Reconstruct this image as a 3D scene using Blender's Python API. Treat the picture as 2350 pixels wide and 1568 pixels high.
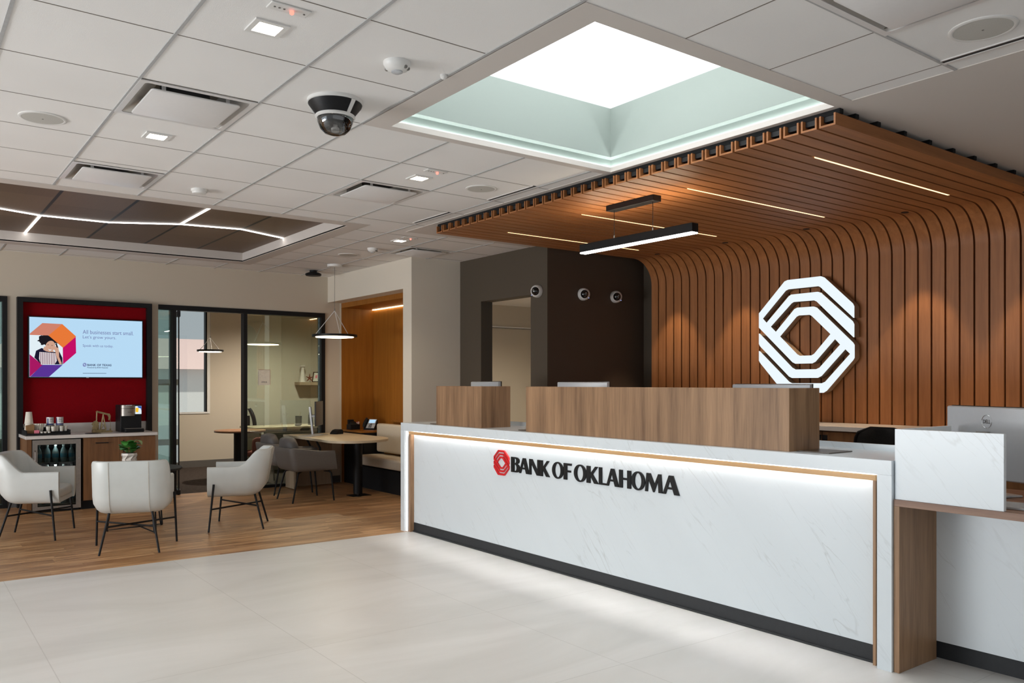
import bpy, bmesh, math, random
from mathutils import Vector, Matrix
from mathutils.geometry import tessellate_polygon

random.seed(7)
PI = math.pi
SC = bpy.context.scene
COL = SC.collection
for o in list(bpy.data.objects):
    bpy.data.objects.remove(o)

# ------------------------------------------------------------------ camera
cam_data = bpy.data.cameras.new('camera')
cam_data.sensor_width = 36.0
cam_data.lens = 36.0 * 1897.0 / 2350.0
cam_data.shift_y = (879.0 - 784.0) / 2350.0
cam_data.clip_start = 0.05
cam_data.clip_end = 200
cam = bpy.data.objects.new('camera', cam_data)
COL.objects.link(cam)
cam.location = (0, 0, 1.46)
cam.rotation_euler = (PI / 2, 0, -math.atan2(0.6, 0.8))
SC.camera = cam

# ------------------------------------------------------------------ world, daylight, exposure
SC.view_settings.view_transform = 'Standard'
SC.view_settings.look = 'None'
SC.view_settings.gamma = 1
SC.view_settings.use_curve_mapping = False
SC.view_settings.exposure = 0.0
world = bpy.data.worlds.new('world')
SC.world = world
world.use_nodes = True
bg = world.node_tree.nodes['Background']
bg.inputs[0].default_value = (0.86, 0.93, 1.0, 1)
bg.inputs[1].default_value = 0.5
SC.cycles.use_denoising = True
SC.cycles.denoiser = 'OPENIMAGEDENOISE'
SC.cycles.max_bounces = 8
SC.cycles.diffuse_bounces = 5
SC.cycles.glossy_bounces = 3
SC.cycles.transmission_bounces = 4
SC.cycles.transparent_max_bounces = 12
SC.cycles.caustics_reflective = False
SC.cycles.caustics_refractive = False
SC.cycles.sample_clamp_indirect = 4.0


def area_light(name, loc, aim, sx, sy, power, color):
    d = bpy.data.lights.new(name, 'AREA')
    d.shape = 'RECTANGLE'
    d.size, d.size_y = sx, sy
    d.energy = power
    d.color = color
    o = bpy.data.objects.new(name, d)
    COL.objects.link(o)
    o.location = loc
    o.rotation_euler = (Vector(aim) - Vector(loc)).to_track_quat('-Z', 'Y').to_euler()
    return o


# daylight entering by the street windows behind and beside the camera, then an added fill
area_light('daylight_front_window', (0.6, -3.45, 1.55), (0.6, 5, 5.2), 10.0, 2.6, 30, (0.95, 0.97, 1.0))
area_light('daylight_side_window', (-6.45, 6.2, 1.55), (2, 6.2, 4.6), 6.6, 2.6, 130, (0.80, 0.91, 1.0))
area_light('ceiling_fill', (-6.4, 7.0, 0.9), (-1.2, 7.0, 4.6), 5.0, 1.4, 370, (0.98, 0.99, 1.0))  # added upward lamp that brightens the ceiling, standing in for bounced daylight


sun_data = bpy.data.lights.new('sun', 'SUN')
sun_data.energy = 2.8
sun_data.angle = 0.02
sun_data.color = (1.0, 0.96, 0.9)
sun = bpy.data.objects.new('sun', sun_data)
COL.objects.link(sun)
sun.rotation_euler = (math.radians(24), 0, math.radians(8))


def spot(name, loc, power, color, angle, blend=0.35, aim=None):
    d = bpy.data.lights.new(name, 'SPOT')
    d.energy = power
    d.color = color
    d.spot_size = angle
    d.spot_blend = blend
    d.shadow_soft_size = 0.03
    o = bpy.data.objects.new(name, d)
    COL.objects.link(o)
    o.location = loc
    if aim:
        o.rotation_euler = (Vector(aim) - Vector(loc)).to_track_quat('-Z', 'Y').to_euler()
    return o


# ------------------------------------------------------------------ material helpers
def lin(r, g, b):
    f = lambda c: (c / 255.0 / 12.92) if c <= 10.31 else ((c / 255.0 + 0.055) / 1.055) ** 2.4
    return (f(r), f(g), f(b))


class G:
    def __init__(s, name):
        s.m = bpy.data.materials.new(name)
        s.m.use_nodes = True
        s.t = s.m.node_tree
        s.b = s.t.nodes['Principled BSDF']
        s.out = s.t.nodes['Material Output']

    def n(s, typ, **kw):
        nd = s.t.nodes.new(typ)
        for k, v in kw.items():
            setattr(nd, k, v)
        return nd

    def put(s, sock, v):
        if v is None:
            return
        if hasattr(v, 'is_output'):
            s.t.links.new(v, sock)
        else:
            if hasattr(sock.default_value, '__len__') and len(sock.default_value) == 4 and len(v) == 3:
                v = (*v, 1)
            sock.default_value = v

    def math(s, op, a, b=None, c=None):
        nd = s.n('ShaderNodeMath', operation=op)
        s.put(nd.inputs[0], a)
        s.put(nd.inputs[1], b)
        s.put(nd.inputs[2], c)
        return nd.outputs[0]

    def pos(s):
        return s.n('ShaderNodeNewGeometry').outputs['Position']

    def obj(s):
        return s.n('ShaderNodeTexCoord').outputs['Object']

    def sep(s, v):
        nd = s.n('ShaderNodeSeparateXYZ')
        s.put(nd.inputs[0], v)
        return nd.outputs

    def comb(s, x, y, z):
        nd = s.n('ShaderNodeCombineXYZ')
        for i, v in enumerate((x, y, z)):
            s.put(nd.inputs[i], v)
        return nd.outputs[0]

    def map(s, v, scale=(1, 1, 1), rot=(0, 0, 0), loc=(0, 0, 0)):
        nd = s.n('ShaderNodeMapping')
        s.put(nd.inputs['Vector'], v)
        nd.inputs['Scale'].default_value = scale
        nd.inputs['Rotation'].default_value = rot
        nd.inputs['Location'].default_value = loc
        return nd.outputs[0]

    def noise(s, v, scale=5, detail=3, rough=0.5, dist=0.0):
        nd = s.n('ShaderNodeTexNoise')
        s.put(nd.inputs['Vector'], v)
        nd.inputs['Scale'].default_value = scale
        nd.inputs['Detail'].default_value = detail
        nd.inputs['Roughness'].default_value = rough
        nd.inputs['Distortion'].default_value = dist
        return nd.outputs['Fac']

    def white(s, v):
        nd = s.n('ShaderNodeTexWhiteNoise', noise_dimensions='3D')
        s.put(nd.inputs['Vector'], v)
        return nd.outputs['Value']

    def ramp(s, f, stops):
        nd = s.n('ShaderNodeValToRGB')
        s.put(nd.inputs[0], f)
        el = nd.color_ramp.elements
        while len(el) < len(stops):
            el.new(0.5)
        for e, (p, c) in zip(el, stops):
            e.position = p
            e.color = (*c, 1) if len(c) == 3 else c
        return nd.outputs[0]

    def mix(s, f, a, b, mode='MIX'):
        nd = s.n('ShaderNodeMix', data_type='RGBA', blend_type=mode)
        s.put(nd.inputs[0], f)
        s.put(nd.inputs[6], a)
        s.put(nd.inputs[7], b)
        return nd.outputs[2]

    def rng(s, v, a, b, c, d):
        nd = s.n('ShaderNodeMapRange')
        for i, x in enumerate((v, a, b, c, d)):
            s.put(nd.inputs[i], x)
        return nd.outputs[0]

    def set(s, color=None, rough=None, metal=None, spec=None, bump=None, bump_s=0.1, bump_d=0.01):
        s.put(s.b.inputs['Base Color'], color)
        s.put(s.b.inputs['Roughness'], rough)
        s.put(s.b.inputs['Metallic'], metal)
        s.put(s.b.inputs['Specular IOR Level'], spec)
        if bump is not None:
            nd = s.n('ShaderNodeBump')
            nd.inputs['Strength'].default_value = bump_s
            nd.inputs['Distance'].default_value = bump_d
            s.put(nd.inputs['Height'], bump)
            s.t.links.new(nd.outputs[0], s.b.inputs['Normal'])
        return s.m


def plain(name, color, rough=0.5, metal=0.0, spec=0.5, var=0.06, scale=40):
    g = G(name)
    f = g.noise(g.obj(), scale, 2)
    c = g.mix(g.rng(f, 0.3, 0.7, 0, 1), [x * (1 - var) for x in color], [min(1, x * (1 + var)) for x in color])
    return g.set(c, rough, metal, spec)


def glow(name, color, strength):
    m = bpy.data.materials.new(name)
    m.use_nodes = True
    t = m.node_tree
    t.nodes.remove(t.nodes['Principled BSDF'])
    e = t.nodes.new('ShaderNodeEmission')
    e.inputs[0].default_value = (*color, 1)
    e.inputs[1].default_value = strength
    t.links.new(e.outputs[0], t.nodes['Material Output'].inputs[0])
    return m


def glass(name, tint, refl, rough=0.0):
    m = bpy.data.materials.new(name)
    m.use_nodes = True
    t = m.node_tree
    t.nodes.remove(t.nodes['Principled BSDF'])
    tr = t.nodes.new('ShaderNodeBsdfTransparent')
    tr.inputs[0].default_value = (*tint, 1)
    gl = t.nodes.new('ShaderNodeBsdfGlossy')
    gl.inputs['Color'].default_value = (1, 1, 1, 1)
    gl.inputs['Roughness'].default_value = rough
    fr = t.nodes.new('ShaderNodeFresnel')
    fr.inputs[0].default_value = 1.5
    mm = t.nodes.new('ShaderNodeMath')
    mm.operation = 'ADD'
    mm.use_clamp = True
    t.links.new(fr.outputs[0], mm.inputs[0])
    mm.inputs[1].default_value = refl
    mx = t.nodes.new('ShaderNodeMixShader')
    t.links.new(mm.outputs[0], mx.inputs[0])
    t.links.new(tr.outputs[0], mx.inputs[1])
    t.links.new(gl.outputs[0], mx.inputs[2])
    t.links.new(mx.outputs[0], t.nodes['Material Output'].inputs[0])
    return m


def paint(name, color, rough=0.7):
    g = G(name)
    f = g.noise(g.pos(), 120, 2)
    return g.set(color, rough, 0, 0.3, bump=f, bump_s=0.05, bump_d=0.003)


def laminate(name, dark, light, rough=0.45, s=1.0, axis='z'):
    """straight-grained wood: broad bands, fine streaks and a few cathedral arches along one axis"""
    g = G(name)
    p = g.pos()
    sc = {'z': (1, 1, 0.045), 'x': (0.045, 1, 1), 'y': (1, 0.045, 1)}[axis]
    a = g.noise(g.map(p, [16 * s * x for x in sc]), 1, 4, 0.6, 0.3)
    b = g.noise(g.map(p, [110 * s * x for x in sc]), 1, 3, 0.6)
    c = g.noise(g.map(p, [5 * s * x * (1 if x == 1 else 2.2) for x in sc]), 1, 2, 0.5, 1.6)
    f = g.math('ADD', g.math('MULTIPLY', a, 0.55), g.math('ADD', g.math('MULTIPLY', b, 0.25), g.math('MULTIPLY', c, 0.35)))
    mid = [(x + y) / 2 for x, y in zip(dark, light)]
    col = g.ramp(f, [(0.36, dark), (0.55, mid), (0.74, light)])
    return g.set(col, rough, 0, 0.35)


def marble(name, base, vein, rough=0.25):
    g = G(name)
    p = g.pos()
    q = g.map(p, (1, 1, 1), (0.76, 0, 0))
    q = g.map(q, (3.0, 3.0, 0.42))
    n1 = g.noise(q, 1.5, 4, 0.5, 0.45)
    v = g.math('ABSOLUTE', g.math('SUBTRACT', n1, 0.5))
    line = g.rng(v, 0.0, 0.009, 1, 0)
    brk = g.noise(g.map(p, (1.3, 1.3, 1.3), (0, 0, 0), (3, 1, 7)), 1.5, 2)
    brk = g.rng(brk, 0.40, 0.62, 0.05, 1)
    n2 = g.noise(g.map(q, (2.3, 2.3, 2.3), (0, 0, 0), (5, 9, 2)), 1.5, 4, 0.5, 0.5)
    v2 = g.math('ABSOLUTE', g.math('SUBTRACT', n2, 0.5))
    line2 = g.math('MULTIPLY', g.rng(v2, 0.0, 0.010, 1, 0), 0.5)
    f = g.math('MULTIPLY', g.math('MAXIMUM', line, line2), brk)
    cl = g.noise(q, 0.8, 3)
    c0 = g.mix(g.rng(cl, 0.3, 0.7, 0, 1), [x * 0.96 for x in base], base)
    return g.set(g.mix(g.math('MULTIPLY', f, 0.42), c0, vein), rough, 0, 0.5)


M = {}
M['wall'] = paint('wall_paint_greige', lin(196, 186, 170))
M['grey'] = paint('wall_paint_grey', lin(222, 214, 200))
M['darkwall'] = paint('wall_paint_charcoal', lin(80, 71, 60), 0.6)
M['brownwall'] = paint('wall_paint_brown', lin(76, 63, 53), 0.6)
M['drywall'] = paint('ceiling_paint_grey', lin(206, 199, 193))
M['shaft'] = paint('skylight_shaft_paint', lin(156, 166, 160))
M['shaftwhite'] = paint('skylight_upper_blown_white', lin(245, 246, 246))  # white stands in for shaft walls overexposed near the lens
M['black'] = plain('black_metal', (0.009, 0.009, 0.010), 0.45, spec=0.22)
M['blackmatt'] = plain('black_matt', (0.012, 0.012, 0.013), 0.7, spec=0.2)
M['kick'] = plain('toe_kick_rubber', (0.030, 0.032, 0.035), 0.55, spec=0.25)
M['white'] = plain('white_plastic', (0.74, 0.73, 0.71), 0.4, var=0.01)
M['offwhite'] = plain('offwhite_metal', (0.70, 0.68, 0.67), 0.3, var=0.01)
M['gridbar'] = plain('grid_bar_grey', (0.42, 0.42, 0.42), 0.5)
M['steel'] = plain('brushed_steel', (0.34, 0.31, 0.28), 0.42, 0.9)
M['chrome'] = plain('chrome', (0.8, 0.8, 0.8), 0.12, 1.0)
M['silver'] = plain('silver_plastic', (0.55, 0.57, 0.6), 0.38, 0.35, var=0.01)
M['taupe'] = plain('taupe_paint', lin(150, 126, 104), 0.5)
M['silverdk'] = plain('dark_silver_plastic', (0.40, 0.40, 0.40), 0.45, 0.3)  # darker silver plastic, its own tone
M['leather'] = plain('white_leather', lin(198, 202, 200), 0.36, var=0.02, scale=12)
M['piping'] = plain('leather_seam', lin(190, 184, 174), 0.5)
M['greyfab'] = plain('grey_vinyl', lin(98, 94, 90), 0.6, var=0.05, scale=60)
M['greyfab2'] = plain('dark_grey_cushion', lin(88, 85, 84), 0.6, var=0.06, scale=50)
M['redfab'] = plain('red_fabric', lin(170, 92, 84), 0.85)
M['bench'] = plain('beige_vinyl', lin(205, 194, 176), 0.45, var=0.03)
M['red'] = plain('red_panel_fabric', lin(128, 3, 14), 0.8, spec=0.1, var=0.12, scale=150)
M['redsign'] = plain('red_sign_paint', lin(214, 30, 36), 0.35)
M['kraft'] = plain('kraft_paper', lin(150, 116, 76), 0.8)
M['pink'] = plain('pink_paper', lin(236, 130, 150), 0.7)
M['paper'] = plain('white_paper', lin(225, 220, 208), 0.8)
M['blueprint'] = plain('navy_print', lin(38, 52, 120), 0.6)
M['ink'] = plain('dark_print', lin(30, 32, 50), 0.6)
M['bronze'] = plain('antique_bronze', lin(150, 132, 92), 0.5, 0.25, var=0.2)
M['leaf'] = plain('green_leaf', lin(58, 122, 46), 0.45, var=0.35, scale=9)
M['leafpale'] = plain('pale_leaf', lin(150, 186, 130), 0.45)
M['soil'] = plain('potting_soil', lin(50, 38, 28), 0.9)
M['potseam'] = plain('pot_groove', lin(120, 112, 104), 0.6)
M['pot'] = plain('white_ceramic', lin(214, 205, 196), 0.3)
M['darkpot'] = plain('dark_ceramic', lin(60, 62, 58), 0.5)
M['mesh'] = plain('black_mesh_fabric', (0.018, 0.017, 0.016), 0.75, spec=0.2, var=0.4, scale=300)
M['screenoff'] = plain('dark_screen', (0.03, 0.027, 0.024), 0.25)
M['speaker'] = plain('speaker_grille', lin(186, 184, 178), 0.7, var=0.06, scale=400)
M['dark'] = plain('dark_void', (0.006, 0.006, 0.007), 0.6)
M['duct'] = plain('grey_duct', lin(120, 118, 114), 0.4, 0.3)
M['pan'] = plain('diffuser_pan', lin(206, 204, 200), 0.28, 0.4, var=0.01)
M['smoked'] = plain('smoked_dome', (0.006, 0.006, 0.007), 0.05, spec=0.8)
M['bottle'] = plain('clear_plastic', lin(150, 165, 165), 0.15, spec=0.8)
M['bottlelabel'] = plain('blue_bottle_label', lin(70, 140, 160), 0.5)
M['terra'] = plain('pink_roof', lin(226, 196, 190), 0.8)
M['bldg'] = plain('pale_stucco', lin(236, 234, 230), 0.9)
M['asphalt'] = plain('asphalt', lin(170, 170, 172), 0.9)
M['terracotta'] = plain('red_brown', lin(130, 66, 54), 0.6)
M['teal'] = plain('lock_metal', (0.7, 0.68, 0.62), 0.3, 1.0)

M['walnut'] = laminate('walnut_laminate', lin(98, 72, 52), lin(172, 136, 103), 0.42)
M['walnuty'] = laminate('walnut_laminate_lengthwise', lin(112, 84, 70), lin(158, 126, 106), 0.42, axis='y')
M['walnutx'] = laminate('walnut_laminate_crosswise', lin(100, 66, 42), lin(158, 114, 76), 0.42, axis='x')
M['cab'] = laminate('cabinet_walnut', lin(84, 54, 32), lin(134, 94, 60), 0.42)
M['oaktrim'] = laminate('light_oak_trim', lin(196, 150, 100), lin(226, 184, 134), 0.4, axis='y')
M['slat'] = laminate('cedar_veneer', lin(132, 84, 47), lin(168, 110, 66), 0.5, 1.6)
M['slatx'] = laminate('cedar_veneer_overhead', lin(132, 84, 47), lin(168, 110, 66), 0.5, 1.6, axis='x')
M['niche'] = laminate('amber_veneer', lin(134, 82, 24), lin(160, 102, 38), 0.35, 1.5)
M['ash'] = laminate('pale_ash_top', lin(188, 172, 146), lin(206, 192, 166), 0.4, 1.0, 'x')
M['ashv'] = laminate('pale_ash_panel', lin(150, 132, 110), lin(176, 156, 132), 0.45, 1.0)
M['table'] = laminate('reddish_table_top', lin(136, 92, 62), lin(160, 112, 78), 0.35, 1.0, 'x')
M['marble'] = marble('white_marble', (0.72, 0.78, 0.82), (0.42, 0.44, 0.44))
M['quartz'] = marble('white_quartz', (0.72, 0.69, 0.66), (0.5, 0.48, 0.45), 0.22)


def floor_tile():
    g = G('porcelain_floor')
    p = g.pos()
    x, y, z = g.sep(p)
    q = g.map(p, (0.35, 1.1, 1))
    f = g.noise(q, 1.6, 5, 0.6, 0.8)
    col = g.ramp(f, [(0.3, lin(210, 210, 207)), (0.5, lin(221, 221, 219)), (0.72, lin(230, 230, 229))])
    fx = g.math('FRACT', g.math('DIVIDE', g.math('SUBTRACT', x, 0.655 - 11.9), 1.19))
    fy = g.math('FRACT', g.math('DIVIDE', g.math('SUBTRACT', y, 6.75 - 12.2), 1.22))
    ex = g.math('MINIMUM', fx, g.math('SUBTRACT', 1.0, fx))
    ey = g.math('MINIMUM', fy, g.math('SUBTRACT', 1.0, fy))
    ey = g.math('ADD', ey, g.math('LESS_THAN', g.math('ABSOLUTE', g.math('SUBTRACT', y, 5.53)), 0.3))
    e = g.math('MINIMUM', ex, ey)
    line = g.rng(e, 0.0014, 0.0026, 1, 0)
    tone = g.white(g.comb(g.math('FLOOR', g.math('DIVIDE', g.math('SUBTRACT', x, 0.655 - 11.9), 1.19)), g.math('FLOOR', g.math('DIVIDE', g.math('SUBTRACT', y, 6.75 - 12.2), 1.22)), 0.0))
    col = g.mix(g.math('MULTIPLY', tone, 0.07), col, lin(184, 180, 172))
    col = g.mix(g.math('MULTIPLY', line, 0.32), col, lin(150, 148, 142))
    return g.set(col, g.rng(f, 0.3, 0.7, 0.30, 0.38), 0, 0.5)


def floor_wood():
    g = G('oak_plank_floor')
    p = g.pos()
    x, y, z = g.sep(p)
    row = g.math('FLOOR', g.math('DIVIDE', y, 0.152))
    off = g.math('MULTIPLY', g.white(g.comb(row, 3.0, 1.0)), 1.22)
    xs = g.math('DIVIDE', g.math('ADD', x, off), 1.22)
    cell = g.math('FLOOR', xs)
    t = g.white(g.comb(row, cell, 0.0))
    shift = g.math('MULTIPLY', t, 31.0)
    v = g.comb(g.math('MULTIPLY', x, 0.9), g.math('ADD', g.math('MULTIPLY', y, 9.0), shift), shift)
    n1 = g.noise(v, 2.2, 5, 0.62, 0.6)
    v2 = g.comb(g.math('MULTIPLY', x, 3.0), g.math('ADD', g.math('MULTIPLY', y, 70.0), shift), shift)
    n2 = g.noise(v2, 1.5, 3, 0.6)
    f = g.math('ADD', g.math('MULTIPLY', n1, 0.7), g.math('MULTIPLY', n2, 0.3))
    col = g.ramp(f, [(0.34, lin(120, 84, 54)), (0.5, lin(194, 150, 106)), (0.66, lin(236, 198, 152))])
    col = g.mix(g.rng(t, 0, 1, 0.0, 0.6), col, lin(132, 92, 60))
    fy = g.math('FRACT', g.math('DIVIDE', y, 0.152))
    fx = g.math('FRACT', xs)
    ln = g.math('MAXIMUM', g.rng(fy, 0.0, 0.02, 1, 0), g.rng(fx, 0.0, 0.002, 1, 0))
    col = g.mix(g.math('MULTIPLY', ln, 0.35), col, lin(70, 48, 32))
    return g.set(col, g.rng(n1, 0.3, 0.7, 0.34, 0.44), 0, 0.45)


def carpet():
    g = G('dark_carpet')
    p = g.pos()
    f = g.noise(g.map(p, (6, 40, 1)), 3, 4, 0.7)
    col = g.ramp(f, [(0.35, lin(40, 34, 32)), (0.65, lin(82, 72, 66))])
    return g.set(col, 0.95, 0, 0.1, bump=f, bump_s=0.4, bump_d=0.01)


def ceiling_tile():
    g = G('acoustic_tile')
    p = g.pos()
    f = g.noise(p, 260, 3, 0.7)
    f2 = g.noise(p, 1.2, 2)
    col = g.mix(g.rng(f2, 0.3, 0.7, 0, 1), lin(230, 228, 226), lin(237, 235, 233))
    return g.set(col, 0.9, 0, 0.15, bump=f, bump_s=0.25, bump_d=0.004)


def dark_panels():
    g = G('brown_coffer_panels')
    p = g.pos()
    x, y, z = g.sep(p)
    ux = g.math('DIVIDE', g.math('SUBTRACT', x, 1.168 - 6.12), 0.612)
    cx = g.math('FLOOR', ux)
    fx = g.math('FRACT', ux)
    oy = g.math('MULTIPLY', g.white(g.comb(cx, 2.0, 5.0)), 1.2)
    uy = g.math('DIVIDE', g.math('ADD', y, oy), 1.2)
    fy = g.math('FRACT', uy)
    tone = g.white(g.comb(cx, g.math('FLOOR', uy), 1.0))
    n = g.noise(g.map(p, (90, 2, 1)), 1, 3)
    c = g.mix(g.math('ADD', g.math('MULTIPLY', tone, 0.6), g.math('MULTIPLY', n, 0.4)), lin(92, 73, 58), lin(120, 98, 79))
    ln = g.math('MAXIMUM', g.rng(g.math('MINIMUM', fx, g.math('SUBTRACT', 1.0, fx)), 0.020, 0.026, 1, 0),
                g.math('MULTIPLY', g.rng(fy, 0.0, 0.008, 1, 0), 0.7))
    c = g.mix(ln, c, (0.008, 0.007, 0.006))
    return g.set(c, 0.45, 0, 0.3)


M['floor'] = floor_tile()
M['woodfloor'] = floor_wood()
M['carpet'] = carpet()
M['tile'] = ceiling_tile()
M['coffer'] = dark_panels()
WARM = (1.0, 0.80, 0.55)
SOFT = (1.0, 0.90, 0.76)
COOL = (0.93, 0.97, 1.0)
M['led_warm'] = glow('led_warm', (1.0, 0.62, 0.28), 3.2)
M['led_neutral'] = glow('led_neutral', (1.0, 0.97, 0.93), 100)
M['led_jamb'] = glow('led_jamb', (1.0, 0.97, 0.95), 1.5)
M['led_trim'] = glow('led_trim', (1.0, 0.86, 0.66), 2)
M['led_niche'] = glow('led_niche', (1.0, 0.78, 0.46), 9)
M['led_coffer'] = glow('led_coffer', (1.0, 0.97, 0.93), 9)
M['led_cove'] = glow('led_cove', (0.95, 1.0, 1.0), 26)
M['led_down'] = glow('led_down', (1.0, 0.84, 0.62), 26)
M['led_ring'] = glow('led_ring', (1.0, 0.82, 0.58), 14)
M['led_bar'] = glow('led_bar', (1.0, 0.93, 0.88), 12)
M['led_up'] = glow('led_up', (1.0, 0.83, 0.6), 42)
M['sky_lens'] = glow('skylight_lens', (0.95, 0.98, 1.0), 3.6)
M['logo_face'] = glow('logo_face_lit', (0.86, 0.95, 1.0), 1.0)
M['red_led'] = glow('red_led', (1.0, 0.2, 0.15), 2.5)
M['blue_led'] = glow('blue_led', (0.4, 0.5, 1.0), 1.0)
M['clear'] = glass('clear_glass', (0.93, 0.96, 0.95), 0.01)
M['green'] = glass('green_tinted_glass', (0.80, 0.88, 0.84), 0.10)
M['edge'] = glass('green_door_glass', (0.62, 0.74, 0.70), 0.04)
M['fridgeglass'] = glass('fridge_glass', (0.62, 0.68, 0.68), -0.02)
M['domeglass'] = glass('dome_clear', (0.75, 0.75, 0.75), 0.06)


# ------------------------------------------------------------------ geometry helpers
class MB:
    def __init__(s):
        s.bm = bmesh.new()

    def face(s, pts):
        return s.bm.faces.new([s.bm.verts.new(p) for p in pts])

    def box(s, x0, y0, z0, x1, y1, z1):
        x0, x1 = sorted((x0, x1))
        y0, y1 = sorted((y0, y1))
        z0, z1 = sorted((z0, z1))
        v = [s.bm.verts.new(p) for p in ((x0, y0, z0), (x1, y0, z0), (x1, y1, z0), (x0, y1, z0),
                                         (x0, y0, z1), (x1, y0, z1), (x1, y1, z1), (x0, y1, z1))]
        for f in ((3, 2, 1, 0), (4, 5, 6, 7), (0, 1, 5, 4), (1, 2, 6, 5), (2, 3, 7, 6), (3, 0, 4, 7)):
            s.bm.faces.new([v[i] for i in f])
        return s

    def loft(s, rings, closed=True, cap=True, loop=False):
        R = [[s.bm.verts.new(p) for p in r] for r in rings]
        n = len(R[0])
        pairs = list(zip(R, R[1:]))
        if loop:
            pairs.append((R[-1], R[0]))
        for a, b in pairs:
            for i in range(n if closed else n - 1):
                j = (i + 1) % n
                s.bm.faces.new((a[i], a[j], b[j], b[i]))
        if cap and closed and not loop:
            s.bm.faces.new(R[0][::-1])
            s.bm.faces.new(R[-1])
        return s

    def tube(s, pts, r, seg=8, loop=False):
        pts = [Vector(p) for p in pts]
        rs = r if isinstance(r, (list, tuple)) else [r] * len(pts)
        rings = []
        up = None
        n = len(pts)
        for i, p in enumerate(pts):
            if loop:
                d = (pts[(i + 1) % n] - pts[i - 1]).normalized()
            else:
                d = (pts[min(i + 1, n - 1)] - pts[max(i - 1, 0)]).normalized()
            if up is None:
                up = Vector((0, 0, 1)) if abs(d.z) < 0.9 else Vector((1, 0, 0))
            a = d.cross(up).normalized()
            up = a.cross(d).normalized()
            rings.append([p + (a * math.cos(t) + up * math.sin(t)) * rs[i] for t in [2 * PI * k / seg for k in range(seg)]])
        return s.loft(rings, loop=loop)

    def lathe(s, prof, c=(0, 0, 0), seg=24, axis='z', cap=True):
        rings = []
        for r, h in prof:
            ring = []
            for k in range(seg):
                t = 2 * PI * k / seg
                a, b = r * math.cos(t), r * math.sin(t)
                if axis == 'z':
                    ring.append((c[0] + a, c[1] + b, c[2] + h))
                elif axis == 'x':
                    ring.append((c[0] + h, c[1] + a, c[2] + b))
                else:
                    ring.append((c[0] + a, c[1] + h, c[2] + b))
            rings.append(ring)
        return s.loft(rings, cap=cap)

    def prism(s, loops, fn, d0, d1):
        """extrude a 2D outline with holes; fn(u, v, d) gives the 3D point"""
        flat = [p for l in loops for p in l]
        tris = tessellate_polygon([[Vector((u, v, 0)) for u, v in l] for l in loops])
        A = [s.bm.verts.new(fn(u, v, d0)) for u, v in flat]
        B = [s.bm.verts.new(fn(u, v, d1)) for u, v in flat]
        for t in tris:
            try:
                s.bm.faces.new([A[i] for i in t])
                s.bm.faces.new([B[i] for i in reversed(t)])
            except ValueError:
                pass
        k = 0
        for l in loops:
            n = len(l)
            for i in range(n):
                a, b = k + i, k + (i + 1) % n
                s.bm.faces.new((A[a], A[b], B[b], B[a]))
            k += n
        return s

    def blob(s, c, r, seg=16, ring=10, rot=None):
        c = Vector(c)
        rx, ry, rz = r if isinstance(r, (tuple, list)) else (r, r, r)
        rings = []
        for i in range(1, ring):
            ph = PI * i / ring
            q = []
            for k in range(seg):
                t = 2 * PI * k / seg
                v = Vector((rx * math.sin(ph) * math.cos(t), ry * math.sin(ph) * math.sin(t), -rz * math.cos(ph)))
                if rot:
                    v = rot @ v
                q.append(c + v)
            rings.append(q)
        return s.loft(rings)

    def pillow(s, x0, y0, z0, x1, y1, z1, n=4.0, seg=32, ring=14):
        """a rounded cushion (superellipsoid)"""
        c = ((x0 + x1) / 2, (y0 + y1) / 2, (z0 + z1) / 2)
        r = (abs(x1 - x0) / 2, abs(y1 - y0) / 2, abs(z1 - z0) / 2)
        pw = lambda v, e: math.copysign(abs(v) ** e, v)
        e = 2.0 / n
        rings = []
        for i in range(1, ring):
            ph = PI * i / ring - PI / 2
            rings.append([(c[0] + r[0] * pw(math.cos(ph), e) * pw(math.cos(2 * PI * k / seg), e),
                           c[1] + r[1] * pw(math.cos(ph), e) * pw(math.sin(2 * PI * k / seg), e),
                           c[2] + r[2] * pw(math.sin(ph), e)) for k in range(seg)])
        return s.loft(rings)


def wpos(o):
    v = Vector((0, 0, 0))
    while o:
        v += o.location
        o = o.parent
    return v


def obj(name, mb, mat, parent=None, bev=0.0, world=True, label=None, smooth=True, seg=2):
    """link a shape as one mesh object; with world=True the shape was given in room coordinates"""
    bm = mb.bm
    bmesh.ops.recalc_face_normals(bm, faces=bm.faces)
    me = bpy.data.meshes.new(name)
    if parent and world:
        bmesh.ops.translate(bm, verts=bm.verts, vec=-wpos(parent))
    bm.to_mesh(me)
    bm.free()
    if smooth:
        for p in me.polygons:
            p.use_smooth = True
        me.set_sharp_from_angle(angle=math.radians(38))
    me.materials.append(M[mat])
    o = bpy.data.objects.new(name, me)
    COL.objects.link(o)
    if parent:
        o.parent = parent
    if bev:
        b = o.modifiers.new('bevel', 'BEVEL')
        b.width = bev
        b.segments = seg
        b.limit_method = 'ANGLE'
        b.angle_limit = math.radians(50)
        b.harden_normals = False
    if label:
        o['label'] = label
    return o


def thing(name, label, cat, loc=(0, 0, 0), rotz=0.0, group=None):
    o = bpy.data.objects.new(name, None)
    COL.objects.link(o)
    o.empty_display_size = 0.1
    o.location = loc
    o.rotation_euler = (0, 0, rotz)
    return tag(o, label, cat, group)


def tag(o, label, cat, group=None):
    o['label'] = label
    o['category'] = cat
    if group:
        o['group'] = group
    return o


def struct(name, mb, mat, parent=None, bev=0.0):
    o = obj(name, mb, mat, parent, bev)
    o['kind'] = 'structure'
    return o


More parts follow.
